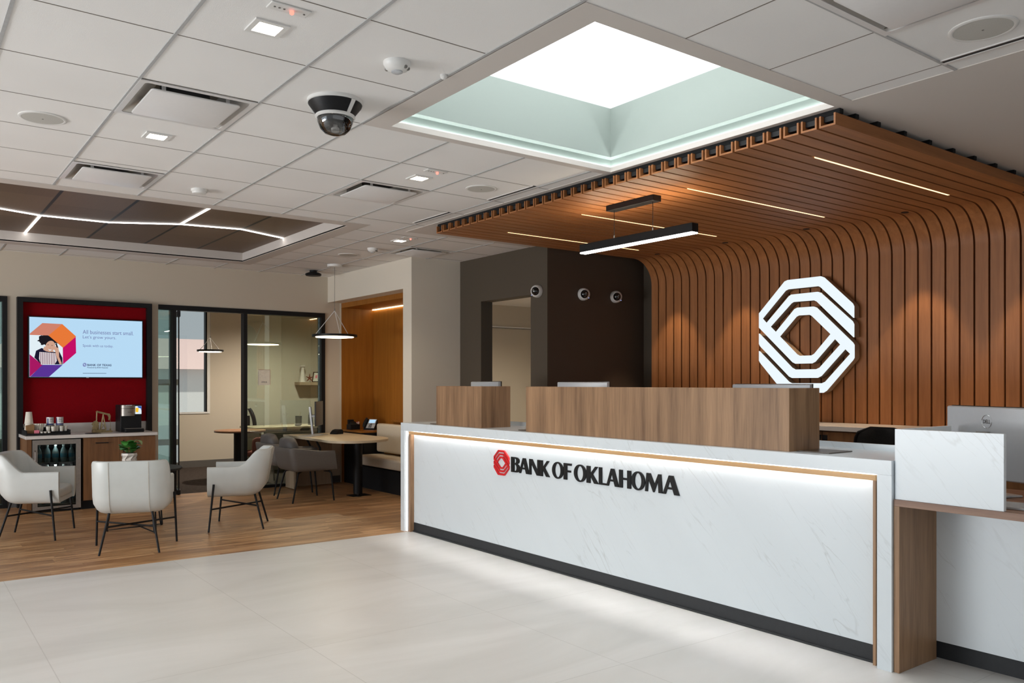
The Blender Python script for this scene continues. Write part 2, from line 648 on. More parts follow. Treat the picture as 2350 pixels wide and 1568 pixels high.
def dup(root, loc, rotz, label, group=None):
    r = root.copy()
    COL.objects.link(r)
    r.location = loc
    r.rotation_euler = (0, 0, rotz)
    r['label'] = label
    if group:
        r['group'] = group
    for ch in list(root.children):
        c = ch.copy()
        COL.objects.link(c)
        c.parent = r
        for g2 in ch.children:
            d = g2.copy()
            COL.objects.link(d)
            d.parent = c
    return r


def text_shape(body, fn, u0, v0, u1, v1, depth, bold=0.0):
    """letters fitted into a rectangle (u0,v0)-(u1,v1); fn(u, v, d) gives the 3D point"""
    cu = bpy.data.curves.new('text_curve', 'FONT')
    cu.body = body
    cu.size = 1
    cu.resolution_u = 3
    cu.offset = bold
    t = bpy.data.objects.new('text_curve', cu)
    COL.objects.link(t)
    dg = bpy.context.evaluated_depsgraph_get()
    me = bpy.data.meshes.new_from_object(t.evaluated_get(dg))
    bpy.data.objects.remove(t)
    bpy.data.curves.remove(cu)
    xs = [v.co.x for v in me.vertices]
    ys = [v.co.y for v in me.vertices]
    ax, bx, ay, by = min(xs), max(xs), min(ys), max(ys)
    mb = MB()
    vs = [mb.bm.verts.new(fn(u0 + (v.co.x - ax) / (bx - ax) * (u1 - u0), v0 + (v.co.y - ay) / (by - ay) * (v1 - v0), depth)) for v in me.vertices]
    for p in me.polygons:
        try:
            mb.bm.faces.new([vs[i] for i in p.vertices])
        except ValueError:
            pass
    bpy.data.meshes.remove(me)
    return mb


def ellipse(cx, cy, rx, ry, n=40):
    return [(cx + rx * math.cos(2 * PI * k / n), cy + ry * math.sin(2 * PI * k / n)) for k in range(n)]


# the interlaced octagon emblem, in a unit square
LOGO = [(0.0, 0.723), (0.29, 0.99), (0.325, 1.0), (0.672, 1.0), (0.705, 0.987), (0.984, 0.745), (0.997, 0.72), (0.997, 0.624), (0.671, 0.907), (0.647, 0.918), (0.326, 0.918), (0.295, 0.908), (0.036, 0.674), (0.084, 0.628), (0.337, 0.854), (0.363, 0.867), (0.642, 0.869), (0.671, 0.858), (0.984, 0.596), (0.997, 0.571), (0.997, 0.463), (0.633, 0.786), (0.603, 0.799), (0.383, 0.801), (0.358, 0.79), (0.127, 0.595), (0.19, 0.541), (0.398, 0.736), (0.429, 0.747), (0.598, 0.745), (0.628, 0.734), (0.987, 0.419), (1.0, 0.399), (1.0, 0.293), (0.987, 0.274), (0.729, 0.018), (0.695, 0.0), (0.30, 0.0), (0.268, 0.013), (0.014, 0.268), (0.0, 0.29), (0.0, 0.377), (0.332, 0.096), (0.363, 0.082), (0.686, 0.082), (0.719, 0.094), (0.965, 0.326), (0.915, 0.37), (0.676, 0.145), (0.637, 0.128), (0.372, 0.128), (0.341, 0.141), (0.014, 0.42), (0.0, 0.442), (0.0, 0.538), (0.367, 0.22), (0.403, 0.203), (0.628, 0.203), (0.662, 0.216), (0.869, 0.407), (0.814, 0.459), (0.613, 0.268), (0.579, 0.254), (0.409, 0.254), (0.378, 0.267), (0.0, 0.592)]
LOGO_HOLE = [(0.232, 0.502), (0.414, 0.669), (0.439, 0.678), (0.559, 0.677), (0.583, 0.664), (0.773, 0.499), (0.608, 0.337), (0.579, 0.323), (0.449, 0.323), (0.419, 0.338)]


# ================================================================== ROOM SHELL
CZ = 3.0          # ceiling height
YB = 11.25        # back wall
HOLE_SKY = (2.39, 2.60, 4.19, 4.39)
HOLE_COF = (-2.0, 7.43, 3.56, 10.45)
DIFF = [(1.0, 4.46, 1.613, 5.09), (1.0, 6.40, 1.613, 7.0), (2.84, 5.69, 3.452, 6.31), (4.68, 8.15, 5.29, 8.72), (2.905, 1.33, 3.518, 1.94)]


def rect_cells(x0, y0, x1, y1, holes):
    xs = sorted({x0, x1, *[h[i] for h in holes for i in (0, 2) if x0 < h[i] < x1]})
    ys = sorted({y0, y1, *[h[i] for h in holes for i in (1, 3) if y0 < h[i] < y1]})
    for a, b in zip(xs, xs[1:]):
        for c, d in zip(ys, ys[1:]):
            mx, my = (a + b) / 2, (c + d) / 2
            if not any(h[0] < mx < h[2] and h[1] < my < h[3] for h in holes):
                yield a, c, b, d


# floors
b = MB().box(-6.6, -3.6, -0.05, 7.4, 7.105, 0)
struct('floor', b, 'floor')
b = MB().box(-6.6, 7.105, -0.05, 7.4, 11.3, 0.0)
struct('floor_wood', b, 'woodfloor')
b = MB().box(-6.6, 11.3, -0.05, 9.4, 14.9, 0.0)
struct('floor_carpet', b, 'carpet')
b = MB().box(7.4, 7.105, -0.05, 9.4, 11.3, 0.0)
struct('floor_back_room', b, 'floor')

# ceiling: acoustic tiles with openings, grid, painted borders
DRY = (4.18, -3.6, 7.4, 7.37)
BORD_SKY = (2.24, 2.49, 4.18, 4.46)
BORD_COF = (-2.15, 7.27, 3.72, 10.65)
b = MB()
for a, c, d, e in rect_cells(-6.6, -3.6, 7.4, 11.35, [DRY, BORD_SKY, BORD_COF, *DIFF]):
    b.face([(a, c, CZ), (a, e, CZ), (d, e, CZ), (d, c, CZ)])
struct('ceiling', b, 'tile')
b = MB()
for a, c, d, e in rect_cells(*DRY, [HOLE_SKY]):
    b.box(a, c, CZ - 0.004, d, e, CZ + 0.03)
for a, c, d, e in rect_cells(*BORD_SKY, [HOLE_SKY]):
    b.box(a, c, CZ - 0.004, d, e, CZ + 0.03)
for a, c, d, e in rect_cells(*BORD_COF, [HOLE_COF]):
    b.box(a, c, CZ - 0.004, d, e, CZ + 0.012)
struct('ceiling_drywall', b, 'drywall')
b = MB().box(-6.6, 11.35, CZ, 9.4, 14.9, CZ + 0.05)
b.box(5.96, 7.2, 2.745, 9.4, 11.1, 2.79)
struct('ceiling_back_rooms', b, 'tile')

GX = [1.0 + 0.6125 * k for k in range(-12, 11)]
GY = [-3.0, -2.4, -1.8, -1.18, -0.55, 0.07, 0.69, 1.33, 1.94, 2.49, 3.165, 3.81, 4.46, 5.09, 5.69, 6.31, 7.0, 7.58, 8.15, 8.72, 9.33, 9.93, 10.53, 11.13]


def clip_span(lo, hi, cuts):
    segs = [(lo, hi)]
    for c, d in cuts:
        out = []
        for s0, s1 in segs:
            if d <= s0 or c >= s1:
                out.append((s0, s1))
            else:
                if c > s0:
                    out.append((s0, c))
                if d < s1:
                    out.append((d, s1))
        segs = out
    return segs


b = MB()
blocks = [DRY, BORD_SKY, BORD_COF]
for x in GX:
    for y0, y1 in clip_span(-3.6 if x < 2.3 else 2.49, 11.25, [(h[1], h[3]) for h in blocks if h[0] <= x <= h[2]]):
        b.box(x - 0.0075, y0, CZ - 0.005, x + 0.0075, y1, CZ + 0.002)
b.box(2.24, 1.9325, CZ - .005, 4.18, 1.9475, CZ + .002)
struct('ceiling_grid', b, 'gridbar')
b = MB()
for x in (2.838, 3.45, 4.0625):
    b.box(x - .003, -3.5, CZ - .0012, x + .003, 2.49, CZ + .002)
for y in GY:
    for x0, x1 in clip_span(-6.6, 7.3, [(h[0], h[2]) for h in blocks if h[1] <= y <= h[3]]):
        b.box(x0, y - 0.003, CZ - 0.0012, x1, y + 0.003, CZ + 0.002)
for h in (BORD_SKY, BORD_COF):
    b.box(h[0] - 0.006, h[1], CZ - 0.002, h[0], h[3], CZ + 0.004)
    b.box(h[0], h[3], CZ - 0.002, h[2], h[3] + 0.006, CZ + 0.004)
    b.box(h[2], h[1], CZ - 0.002, h[2] + 0.006, h[3], CZ + 0.004) if h is BORD_COF else None
struct('ceiling_seams', b, 'potseam')

# skylight well: cove at the rim, painted shaft, bright lens on top
x0, y0, x1, y1 = HOLE_SKY
b = MB()
for (ax, ay, bx, by, nx, ny) in ((x0, y0, x1, y0, 0, -1), (x1, y0, x1, y1, 1, 0), (x1, y1, x0, y1, 0, 1), (x0, y1, x0, y0, -1, 0)):
    e = 0.03
    tx, ty = -ny, nx
    def P(t, off, z):
        px, py = ((ax, ay), (bx, by))[t]
        s = -1 if t == 0 else 1
        L = math.hypot(bx - ax, by - ay)
        ux, uy = (bx - ax) / L, (by - ay) / L
        return (px + nx * off + ux * s * off, py + ny * off + uy * s * off, z)
    prof = [(0, 3.03), (0.06, 3.03), (0.06, 3.105), (0, 3.105), (0, 3.46)]
    for (o1, z1), (o2, z2) in zip(prof, prof[1:]):
        b.face([P(0, o1, z1), P(1, o1, z1), P(1, o2, z2), P(0, o2, z2)])
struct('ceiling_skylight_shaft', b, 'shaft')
b = MB()
for (ax, ay, bx, by) in ((x0, y0, x1, y0), (x1, y0, x1, y1), (x1, y1, x0, y1), (x0, y1, x0, y0)):
    b.face([(ax, ay, 3.46), (bx, by, 3.46), (bx, by, 4.0), (ax, ay, 4.0)])
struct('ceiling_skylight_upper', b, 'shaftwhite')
b = MB().box(x0 - 0.1, y0 - 0.1, 4.0, x1 + 0.1, y1 + 0.1, 4.03)
struct('window_1', b, 'sky_lens')
b = MB()
e = 0.045
b.box(x0 - e - .01, y0 - e - .01, 3.031, x1 + e + .01, y0 - e, 3.036)
b.box(x0 - e - .01, y1 + e, 3.031, x1 + e + .01, y1 + e + .01, 3.036)
b.box(x0 - e - .01, y0 - e, 3.031, x0 - e, y1 + e, 3.036)
b.box(x1 + e, y0 - e, 3.031, x1 + e + .01, y1 + e, 3.036)
t = thing('cove_light', 'thin white light strip hidden in the rim of the square skylight', 'light', (x0, y0, 3.03))
obj('light_strip', b, 'led_cove', t)

# coffer of dark panels
x0, y0, x1, y1 = HOLE_COF
b = MB().box(x0, y0, 3.11, x1, y1, 3.14)
struct('ceiling_coffer_panels', b, 'coffer')
b = MB()
b.box(x0 - .02, y0 - .02, 3.0, x1 + .02, y0, 3.12)
b.box(x0 - .02, y1, 3.0, x1 + .02, y1 + .02, 3.12)
b.box(x0 - .02, y0, 3.0, x0, y1, 3.12)
b.box(x1, y0, 3.0, x1 + .02, y1, 3.12)
struct('trim_1', b, 'drywall')
t = thing('zigzag_light', 'white zigzag line of light running across the dark brown ceiling coffer', 'light', (2.0, 9.0, 3.1))
pts = [(-0.4, 9.0), (0.2, 9.25), (0.60, 9.06), (1.168, 9.29), (1.78, 9.27), (2.395, 8.93), (3.0, 8.83), (3.56, 9.09)]


def led_path(mb, pp, w, za, zb):
    for (ax, ay), (bx, by) in zip(pp, pp[1:]):
        d = Vector((bx - ax, by - ay, 0)).normalized() * (w * 0.3)
        n = Vector((-d.y, d.x, 0)).normalized() * (w / 2)
        A, B = Vector((ax, ay, 0)) - d, Vector((bx, by, 0)) + d
        q = [A + n, B + n, B - n, A - n]
        mb.loft([[(p.x, p.y, za) for p in q], [(p.x, p.y, zb) for p in q]])


b = MB()
led_path(b, pts, 0.022, 3.103, 3.112)
obj('light_line', b, 'led_coffer', t)
b = MB()
led_path(b, [(1.168, 9.30), (1.168, 10.449)], 0.022, 3.1031, 3.112)
obj('light_branch', b, 'led_coffer', t)
b = MB()
led_path(b, [(2.395, 8.92), (2.395, 7.431)], 0.022, 3.1032, 3.112)
obj('light_branch', b, 'led_coffer', t)

b = MB().box(-9.5, -7.5, 4.3, 9.6, 15.0, 4.4)  # unseen slab added with a wide overhang to keep sun and sky out
b.box(-6.9, 14.87, 3.0, 9.6, 15.0, 4.3)
struct('roof', b, 'grey')

# ------------------------------------------------------------------ walls
b = MB()
GL = (2.742, 5.032, 2.47)     # office glazing opening
LG = (-2.2, 1.075, 2.47)      # left glazing opening
b.box(-6.6, YB, 0, LG[0], YB + .12, CZ)
b.box(LG[0], YB, LG[2], LG[1], YB + .12, CZ)
b.box(LG[1], YB, 0, GL[0], YB + .12, CZ)
b.box(GL[0], YB, GL[2], GL[1], YB + .12, CZ)
b.box(GL[1], YB, 0, 6.0, YB + .12, CZ)
struct('wall_back', b, 'wall')
b = MB()
b.box(5.08, 8.82, 0, 5.79, 9.03, CZ)                # column beside the alcove
b.box(5.08, 9.03, 2.63, 5.83, YB, CZ)              # bulkhead over the alcove
b.box(5.83, 8.82, 0, 5.96, YB, CZ)                # wall behind the alcove
struct('wall_column', b, 'grey')
b = MB()
D = (7.366, 8.354, 2.46)
b.box(5.79, 7.07, 0, 5.96, D[0], CZ)
b.box(5.79, D[0], D[2], 5.96, D[1], CZ)
b.box(5.79, D[1], 0, 5.96, 8.82, CZ)
struct('wall_doorway', b, 'darkwall')
b = MB().box(5.80, 7.069, 0, 7.4, 7.19, CZ)
struct('wall_side', b, 'brownwall')
b = MB().box(7.30, -3.6, 0, 7.42, 7.07, CZ)
struct('wall_right', b, 'darkwall')
b = MB().box(5.96, 11.05, 0, 9.4, 11.2, 2.75)
b.box(9.3, 7.19, 0, 9.4, 11.05, 2.75)
struct('wall_back_room', b, 'wall')
b = MB().box(5.96, 11.03, 2.372, 9.3, 11.05, 2.395)
struct('trim_2', b, 'white')
b = MB().box(5.96, 11.035, 2.366, 9.3, 11.05, 2.372)
struct('trim_3', b, 'blackmatt')
# the street side of the room, open to daylight
b = MB()
b.box(-6.6, -3.62, 0, 7.4, -3.5, 0.2)
b.box(-6.6, -3.62, 2.9, 7.4, -3.5, CZ)
for x in (-3.6, -1.4, 0.8, 3.0, 5.2, 7.28):
    b.box(x, -3.62, 0.2, x + .12, -3.5, 2.9)
struct('wall_front', b, 'grey')
b = MB()
b.box(-6.62, -3.5, 0, -6.5, 9.6, 0.2)
b.box(-6.62, -3.5, 2.9, -6.5, 9.6, CZ)
b.box(-6.62, 9.6, 0, -6.5, 14.9, CZ)
for y in (-3.5, -0.9, 1.7, 4.3, 6.9):
    b.box(-6.62, y, 0.2, -6.5, y + .12, 2.9)
struct('wall_left', b, 'grey')

# offices beyond the glass: far wall with an outside window, side walls
b = MB()
FW = 14.75
W1 = (3.30, 4.42, 0.94, 2.72)
b.box(-6.6, FW, 0, -1.2, FW + .12, CZ)
b.box(-1.2, FW, 0, 2.0, FW + .12, 0.6)
b.box(-1.2, FW, 2.72, 2.0, FW + .12, CZ)
b.box(2.0, FW, 0, 2.95, FW + .12, CZ)
b.box(2.95, FW, W1[3], W1[1], FW + .12, CZ)
b.box(3.86, FW, 0, W1[1], FW + .12, W1[2])
b.box(W1[1], FW, 0, 7.4, FW + .12, CZ)
b.box(2.3, YB + .12, 0, 2.42, FW, CZ)
b.box(7.3, YB + .12, 0, 7.4, FW, CZ)
struct('wall_office', b, 'wall')
b = MB()
b.box(3.86, FW - .012, 0, 7.3, FW, 0.115)
struct('baseboard_office', b, 'greyfab')
b = MB()
b.box(1.075, YB - .01, 0, 1.17, YB, 0.10)
b.box(5.032, YB - .01, 0, 5.30, YB, 0.10)
struct('baseboard_back', b, 'greyfab2')
w = struct('window_2', MB().box(3.88, FW + .05, 0.955, 4.40, FW + .056, 2.70), 'clear')
b = MB()
b.box(4.378, FW - .004, .955, 4.40, FW + .1, 2.72)
struct('window_frame', b, 'black', w)
b = MB().box(4.402, FW - .012, .925, 4.45, FW + .02, 2.72)
b.box(3.86, FW - .012, .925, 4.402, FW + .02, .955)
struct('window_casing', b, 'white', w)
d = struct('door_1', MB().box(3.02, FW + .05, 0.05, 3.84, FW + .056, 2.70), 'clear')
b = MB()
b.box(2.95, FW, 0, 3.02, FW + .1, 2.72)
b.box(3.79, FW, 0, 3.86, FW + .1, 2.72)
b.box(3.02, FW, 1.42, 3.79, FW + .08, 1.52)
b.box(3.02, FW, .40, 3.79, FW + .08, .50)
b.box(3.02, FW, 0, 3.79, FW + .08, .10)
struct('door_frame', b, 'duct', d)
w = struct('window_3', MB().box(-1.2, FW + .05, 0.6, 2.0, FW + .056, 2.72), 'clear')

# outside: pale street and a low building with a pinkish roof
b = MB().box(-40, 14.9, -0.3, 70, 90, -0.2)
struct('ground_outside', b, 'asphalt')
t = thing('building', 'pale low building with a pinkish roof seen through the far office window', 'building', (10, 34, -0.2))
obj('wall', MB().box(2, 34, -0.2, 24, 40, 2.0), 'bldg', t)
b = MB()
b.loft([[(1.6, 33.6, 2.0), (24.4, 33.6, 2.0), (24.4, 40.4, 2.0), (1.6, 40.4, 2.0)], [(4, 36, 3.3), (22, 36, 3.3), (22, 38, 3.3), (4, 38, 3.3)]])
obj('roof', b, 'terra', t)

# ------------------------------------------------------------------ office glass front
w = struct('window_4', MB().box(3.90, YB + .055, .03, 4.97, YB + .063, 2.41), 'green')
b = MB()
b.box(GL[0], YB - .02, 2.41, GL[1], YB + .10, 2.47)
b.box(2.915, YB - .02, 0, 2.962, YB + .10, 2.41)
b.box(3.845, YB - .02, 0, 3.893, YB + .10, 2.41)
b.box(4.972, YB - .02, 0, 5.032, YB + .10, 2.41)
b.box(3.893, YB - .01, 0, 4.972, YB + .10, .035)
b.box(2.742, YB - .01, 0, 2.915, YB + .10, .035)
struct('window_frame', b, 'black', w)
struct('window_pane', MB().box(2.742, YB + .055, .03, 2.915, YB + .063, 2.41), 'edge', w)
# pivot door leaf, swung inwards and seen nearly edge-on
ax, ay = 3.005, YB + .04
ang = math.atan2(1.0, 0.215)
ca, sa = math.cos(ang), math.sin(ang)


def leaf(u0, u1, v0, v1, z0, z1):
    m = MB()
    q = [(ax + u * ca - v * sa, ay + u * sa + v * ca) for u, v in ((u0, v0), (u1, v0), (u1, v1), (u0, v1))]
    m.loft([[(x, y, z0) for x, y in q], [(x, y, z1) for x, y in q]])
    return m


dd = struct('door_2', leaf(-.03, .84, -.006, .006, .02, 2.38), 'edge')
struct('door_patch', leaf(-.06, .14, -.02, .02, 2.33, 2.40), 'black', dd)
struct('door_patch', leaf(-.06, .14, -.02, .02, .005, .06), 'black', dd)
struct('door_edge', leaf(-.04, -.03, -.008, .008, .06, 2.33), 'black', dd)
# left office front
w = struct('window_5', MB().box(-2.2, YB + .055, .03, 1.03, YB + .063, 2.41), 'edge')
b = MB()
b.box(LG[0], YB - .02, 2.41, LG[1], YB + .10, 2.47)
b.box(1.028, YB - .02, 0, 1.075, YB + .10, 2.41)
b.box(-0.6, YB - .02, 0, -0.55, YB + .10, 2.41)
b.box(LG[0], YB - .01, 0, 1.028, YB + .10, .04)
struct('window_frame', b, 'black', w)

# alcove lined in amber veneer
t = thing('alcove_panelling', 'amber wood veneer lining of the tall seating alcove beside the office glass', 'panelling', (5.56, 10.1, 0))
obj('end_panel', MB().box(5.29, YB - .02, 0, 5.83, YB, 2.63), 'niche', t)
obj('end_panel', MB().box(5.29, 9.03, 0, 5.83, 9.05, 2.63), 'niche', t)
obj('back_panel', MB().box(5.81, 9.05, 0, 5.83, YB - .02, 2.63), 'niche', t)
obj('top_panel', MB().box(5.29, 9.05, 2.56, 5.81, YB - .02, 2.63), 'niche', t)
obj('edge_strip', MB().box(5.275, YB - .018, 0, 5.29, YB, 2.63), 'wall', t)
obj('ledge', MB().box(5.77, 9.05, .90, 5.81, 10.6, .925), 'niche', t)
obj('light_strip', MB().box(5.785, 9.06, 2.552, 5.808, YB - .03, 2.56), 'led_niche', t, label='warm light strip')


# ================================================================== CEILING FIXTURES
def diffuser(k, label):
    x0, y0, x1, y1 = DIFF[k]
    t = thing('air_diffuser', label, 'air vent', ((x0 + x1) / 2, (y0 + y1) / 2, CZ), group='square ceiling air diffusers')
    b = MB()
    i = 0.0

    def sq(m, z, rad):
        out = []
        for cx, cy, a0 in ((x1 - m - rad, y1 - m - rad, 0), (x0 + m + rad, y1 - m - rad, PI / 2), (x0 + m + rad, y0 + m + rad, PI), (x1 - m - rad, y0 + m + rad, 1.5 * PI)):
            for q in range(5):
                a = a0 + PI / 2 * q / 4
                out.append((cx + rad * math.cos(a), cy + rad * math.sin(a), z))
        return out
    b.loft([sq(.03, CZ - .006, .02), sq(.05, CZ + .008, .03), sq(.085, CZ + .035, .04), sq(.14, CZ + .065, .05)], cap=False)
    obj('backpan', b, 'pan', t)
    b = MB()
    b.loft([sq(.004, CZ - .007, .001), sq(.034, CZ - .007, .02), sq(.034, CZ - .003, .02), sq(.004, CZ - .003, .001)], cap=False, loop=True)
    obj('frame', b, 'offwhite', t)
    b = MB().lathe([(.13, CZ + .060), (.13, CZ + .16)], ((x0 + x1) / 2, (y0 + y1) / 2, 0), 32)
    obj('duct_neck', b, 'dark', t)
    b = MB()
    b.loft([sq(.078, CZ - .022, .025), sq(.075, CZ - .019, .025), sq(.075, CZ - .014, .025)])
    obj('plaque', b, 'offwhite', t)
    for sx, sy in ((x0 + .14, y0 + .1), (x1 - .14, y0 + .1), (x0 + .14, y1 - .1), (x1 - .14, y1 - .1)):
        obj('hanger', MB().box(sx - .01, sy - .002, CZ - .014, sx + .01, sy + .002, CZ + .062), 'offwhite', t)
    return t


diffuser(0, 'square white air diffuser left of the black dome camera')
diffuser(1, 'square white air diffuser beside the edge of the dark brown ceiling coffer')
diffuser(2, 'square white air diffuser between the coffer and the linear slot vents')
diffuser(3, 'square white air diffuser by the top of the grey column')
diffuser(4, 'square white air diffuser cut by the top edge, beside a large round speaker')


def downlight(x, y, label):
    t = thing('recessed_downlight', label, 'ceiling light', (x, y, CZ), group='square recessed ceiling lights')
    b = MB()
    o, i = .075, .052
    z0, z1 = CZ - .008, CZ
    for (a, c, d, e) in ((-o, -o, o, -i), (-o, i, o, o), (-o, -i, -i, i), (i, -i, o, i)):
        b.box(x + a, y + c, z0, x + d, y + e, z1)
    obj('trim', b, 'white', t)
    obj('lens', MB().box(x - i, y - i, CZ - .005, x + i, y + i, CZ - .001), 'led_down', t, label='glowing square lens')
    spot('downlight_beam', (x, y, CZ - .02), 26, (1.0, 0.86, 0.68), math.radians(125), 0.8)
    return t


downlight(1.30, 3.50, 'glowing square downlight next to the test plate at the top of the ceiling')
downlight(1.32, 5.45, 'glowing square downlight between two square air diffusers on the left')
downlight(3.165, 5.38, 'glowing square downlight beside an air diffuser, near the skylight corner')
downlight(4.392, 7.875, 'glowing square downlight above the grey column and doorway')
downlight(4.39, 1.0, 'square downlight over the low end of the reception desk')


def plate(x, y, label):
    t = thing('indicator_plate', label, 'ceiling plate', (x, y, CZ), group='white indicator plates')
    obj('plate', MB().box(x - .085, y - .035, CZ - .007, x + .085, y + .035, CZ), 'white', t, bev=.004)
    obj('lamp', MB().lathe([(.009, 0), (.009, -.012), (.004, -.016)], (x + .012, y, CZ - .007), 12), 'red_led', t, label='red indicator lamp')
    for dx in (-.06, -.04, -.02, .065):
        obj('screw', MB().lathe([(.005, 0), (.005, -.002)], (x + dx, y, CZ - .007), 8), 'duct', t)


plate(1.306, 3.27, 'white plate with a red lamp beside the topmost downlight')
plate(3.163, 5.14, 'white plate with a red lamp between the skylight and a downlight')
plate(4.394, 7.67, 'small white plate with a red lamp near the slat canopy')


def speaker(x, y, r, label):
    t = thing('ceiling_speaker', label, 'speaker', (x, y, CZ), group='round flush ceiling speakers')
    obj('rim', MB().lathe([(r, CZ), (r, CZ - .004), (r * .93, CZ - .008), (r * .86, CZ - .006), (r * .86, CZ)], (x, y, 0), 48), 'white', t)
    obj('grille', MB().lathe([(r * .86, CZ - .0055), (r * .5, CZ - .007), (.004, CZ - .0075)], (x, y, 0), 48), 'speaker', t)
    obj('badge', MB().lathe([(.005, CZ - .007), (.005, CZ - .009)], (x, y, 0), 8), 'duct', t)


speaker(.70, 5.475, .125, 'round flush speaker at the left end of the tiled ceiling')
speaker(3.735, 5.385, .125, 'round flush speaker beside a slot vent, below the skylight corner')
speaker(3.79, 1.645, .135, 'large round flush speaker at the top right of the ceiling')
speaker(4.39, 9.13, .125, 'round flush speaker near the small pendant lamp canopy')


def sensor(x, y, r, label):
    t = thing('occupancy_sensor', label, 'sensor', (x, y, CZ), group='domed occupancy sensors')
    obj('housing', MB().lathe([(r, CZ), (r, CZ - .012), (r * .8, CZ - .035), (r * .45, CZ - .045)], (x, y, 0), 32), 'white', t)
    obj('eye', MB().lathe([(r * .42, CZ - .043), (r * .42, CZ - .049), (r * .2, CZ - .056)], (x, y, 0), 20), 'silver', t)
    for a in (-.6, -1.2, 2.3):
        px, py = x + r * .78 * math.cos(a), y + r * .78 * math.sin(a)
        obj('port', MB().blob((px, py, CZ - .030), (.011, .011, .009), 10, 6), 'duct', t)


sensor(1.94, 3.507, .066, 'white domed sensor between the dome camera and the skylight')
sensor(4.397, 8.52, .06, 'white domed sensor near the air diffuser at the grey column')
t = thing('smoke_detector', 'white round smoke detector near the edge of the brown coffer', 'smoke detector', (1.956, 6.758, CZ))
obj('base', MB().lathe([(.062, CZ), (.062, CZ - .02)], (1.956, 6.758, 0), 32), 'white', t)
obj('cover', MB().lathe([(.056, CZ - .02), (.05, CZ - .034), (.03, CZ - .038)], (1.956, 6.758, 0), 32), 'white', t)
t = obj('sprinkler_cap', MB().lathe([(.018, CZ), (.018, CZ - .012), (.008, CZ - .022)], (2.206, 3.511, 0), 16), 'white')
tag(t, 'tiny white sprinkler cap against the skylight border', 'sprinkler cap')

# dome camera
t = thing('dome_camera', 'large black and clear dome camera hanging from the ceiling tiles', 'camera', (1.936, 4.19, CZ))
c = (1.936, 4.19, 0)
obj('ceiling_ring', MB().lathe([(.15, CZ), (.15, CZ - .016), (.143, CZ - .02)], c, 48), 'white', t)
obj('shroud', MB().lathe([(.145, CZ - .02), (.142, CZ - .03), (.10, CZ - .085), (.097, CZ - .09)], c, 48), 'black', t)
obj('bezel', MB().lathe([(.106, CZ - .082), (.108, CZ - .092), (.098, CZ - .098), (.09, CZ - .092)], c, 48), 'white', t)
for a in (2.6, 5.0, .6):
    q = []
    for rr, zz in ((.150, CZ - .02), (.106, CZ - .086)):
        q.append([(c[0] + rr * math.cos(a + s), c[1] + rr * math.sin(a + s), zz) for s in (-.09, .09)] + [(c[0] + (rr - .008) * math.cos(a + s), c[1] + (rr - .008) * math.sin(a + s), zz) for s in (.09, -.09)])
    obj('rib', MB().loft(q), 'white', t)
obj('dome', MB().lathe([(.097, CZ - .095), (.095, CZ - .12), (.08, CZ - .155), (.055, CZ - .178), (.02, CZ - .188), (.004, CZ - .189)], c, 40, cap=False), 'domeglass', t)
obj('inner_body', MB().lathe([(.085, CZ - .095), (.085, CZ - .125), (.05, CZ - .135)], c, 32), 'smoked', t)
for a in (.4, 1.97, 3.54, 5.1):
    px, py = c[0] + .05 * math.cos(a), c[1] + .05 * math.sin(a)
    obj('lens', MB().lathe([(.024, CZ - .12), (.024, CZ - .15), (.018, CZ - .156)], (px, py, 0), 16), 'smoked', t)
obj('turret', MB().lathe([(.022, CZ - .13), (.022, CZ - .168), (.012, CZ - .172)], c, 16), 'white', t)

t = thing('wifi_unit', 'flat black ceiling unit near the pendant lamp canopy', 'ceiling unit', (4.612, 10.68, CZ))
obj('mount', MB().lathe([(.05, CZ), (.05, CZ - .03)], (4.612, 10.68, 0), 24), 'black', t)
obj('body', MB().lathe([(.06, CZ - .028), (.105, CZ - .045), (.11, CZ - .06), (.1, CZ - .075), (.03, CZ - .078)], (4.612, 10.68, 0), 32), 'black', t)


def slot(x, y0, y1, label):
    t = thing('slot_vent', label, 'air vent', (x, y0, CZ), group='linear slot vents')
    obj('slot', MB().box(x - .026, y0, CZ - .003, x + .004, y1, CZ + .001), 'dark', t)
    obj('rail', MB().box(x + .004, y0, CZ - .006, x + .026, y1, CZ), 'offwhite', t)
    obj('flange', MB().box(x - .034, y0, CZ - .005, x - .026, y1, CZ), 'offwhite', t)
    obj('second_slot', MB().box(x + .026, y0, CZ - .0025, x + .033, y1, CZ + .001), 'duct', t)


slot(4.03, 5.06, 5.68, 'black linear slot vent beside the round speaker, nearer the skylight')
slot(4.03, 6.30, 6.92, 'black linear slot vent at the far tip of the slat canopy')
slot(4.04, 1.33, 1.94, 'black linear slot vent next to the large round speaker')

# ================================================================== SLAT CANOPY
SY0, SY1, NS = 2.60, 6.83, 36
PITCH = (SY1 - SY0) / NS
SX0, SXW, SZ, SR = 4.20, 7.17, 2.90, 0.30
canopy = thing('slat_canopy', 'cedar slat canopy that runs overhead and curves down the reception wall', 'slat wall', (SX0, SY0, 0))
path = [(SX0, SZ, 0.0)]
for k in range(13):
    a = PI / 2 * k / 12
    path.append((SXW - SR + SR * math.sin(a), SZ - SR + SR * math.cos(a), a))
path.append((SXW, 0.02, PI / 2))


def slat_rings(y, w, hgt, wall, pth):
    rings = []
    for x, z, a in pth:
        nx, nz = math.sin(a), math.cos(a)           # towards the back of the slat
        ring = []
        for u, v in ((0, 0), (w, 0), (w, hgt), (w - wall, hgt), (w - wall, wall), (wall, wall), (wall, hgt), (0, hgt)):
            ring.append((x + nx * v, y + u, z + nz * v))
        rings.append(ring)
    return rings


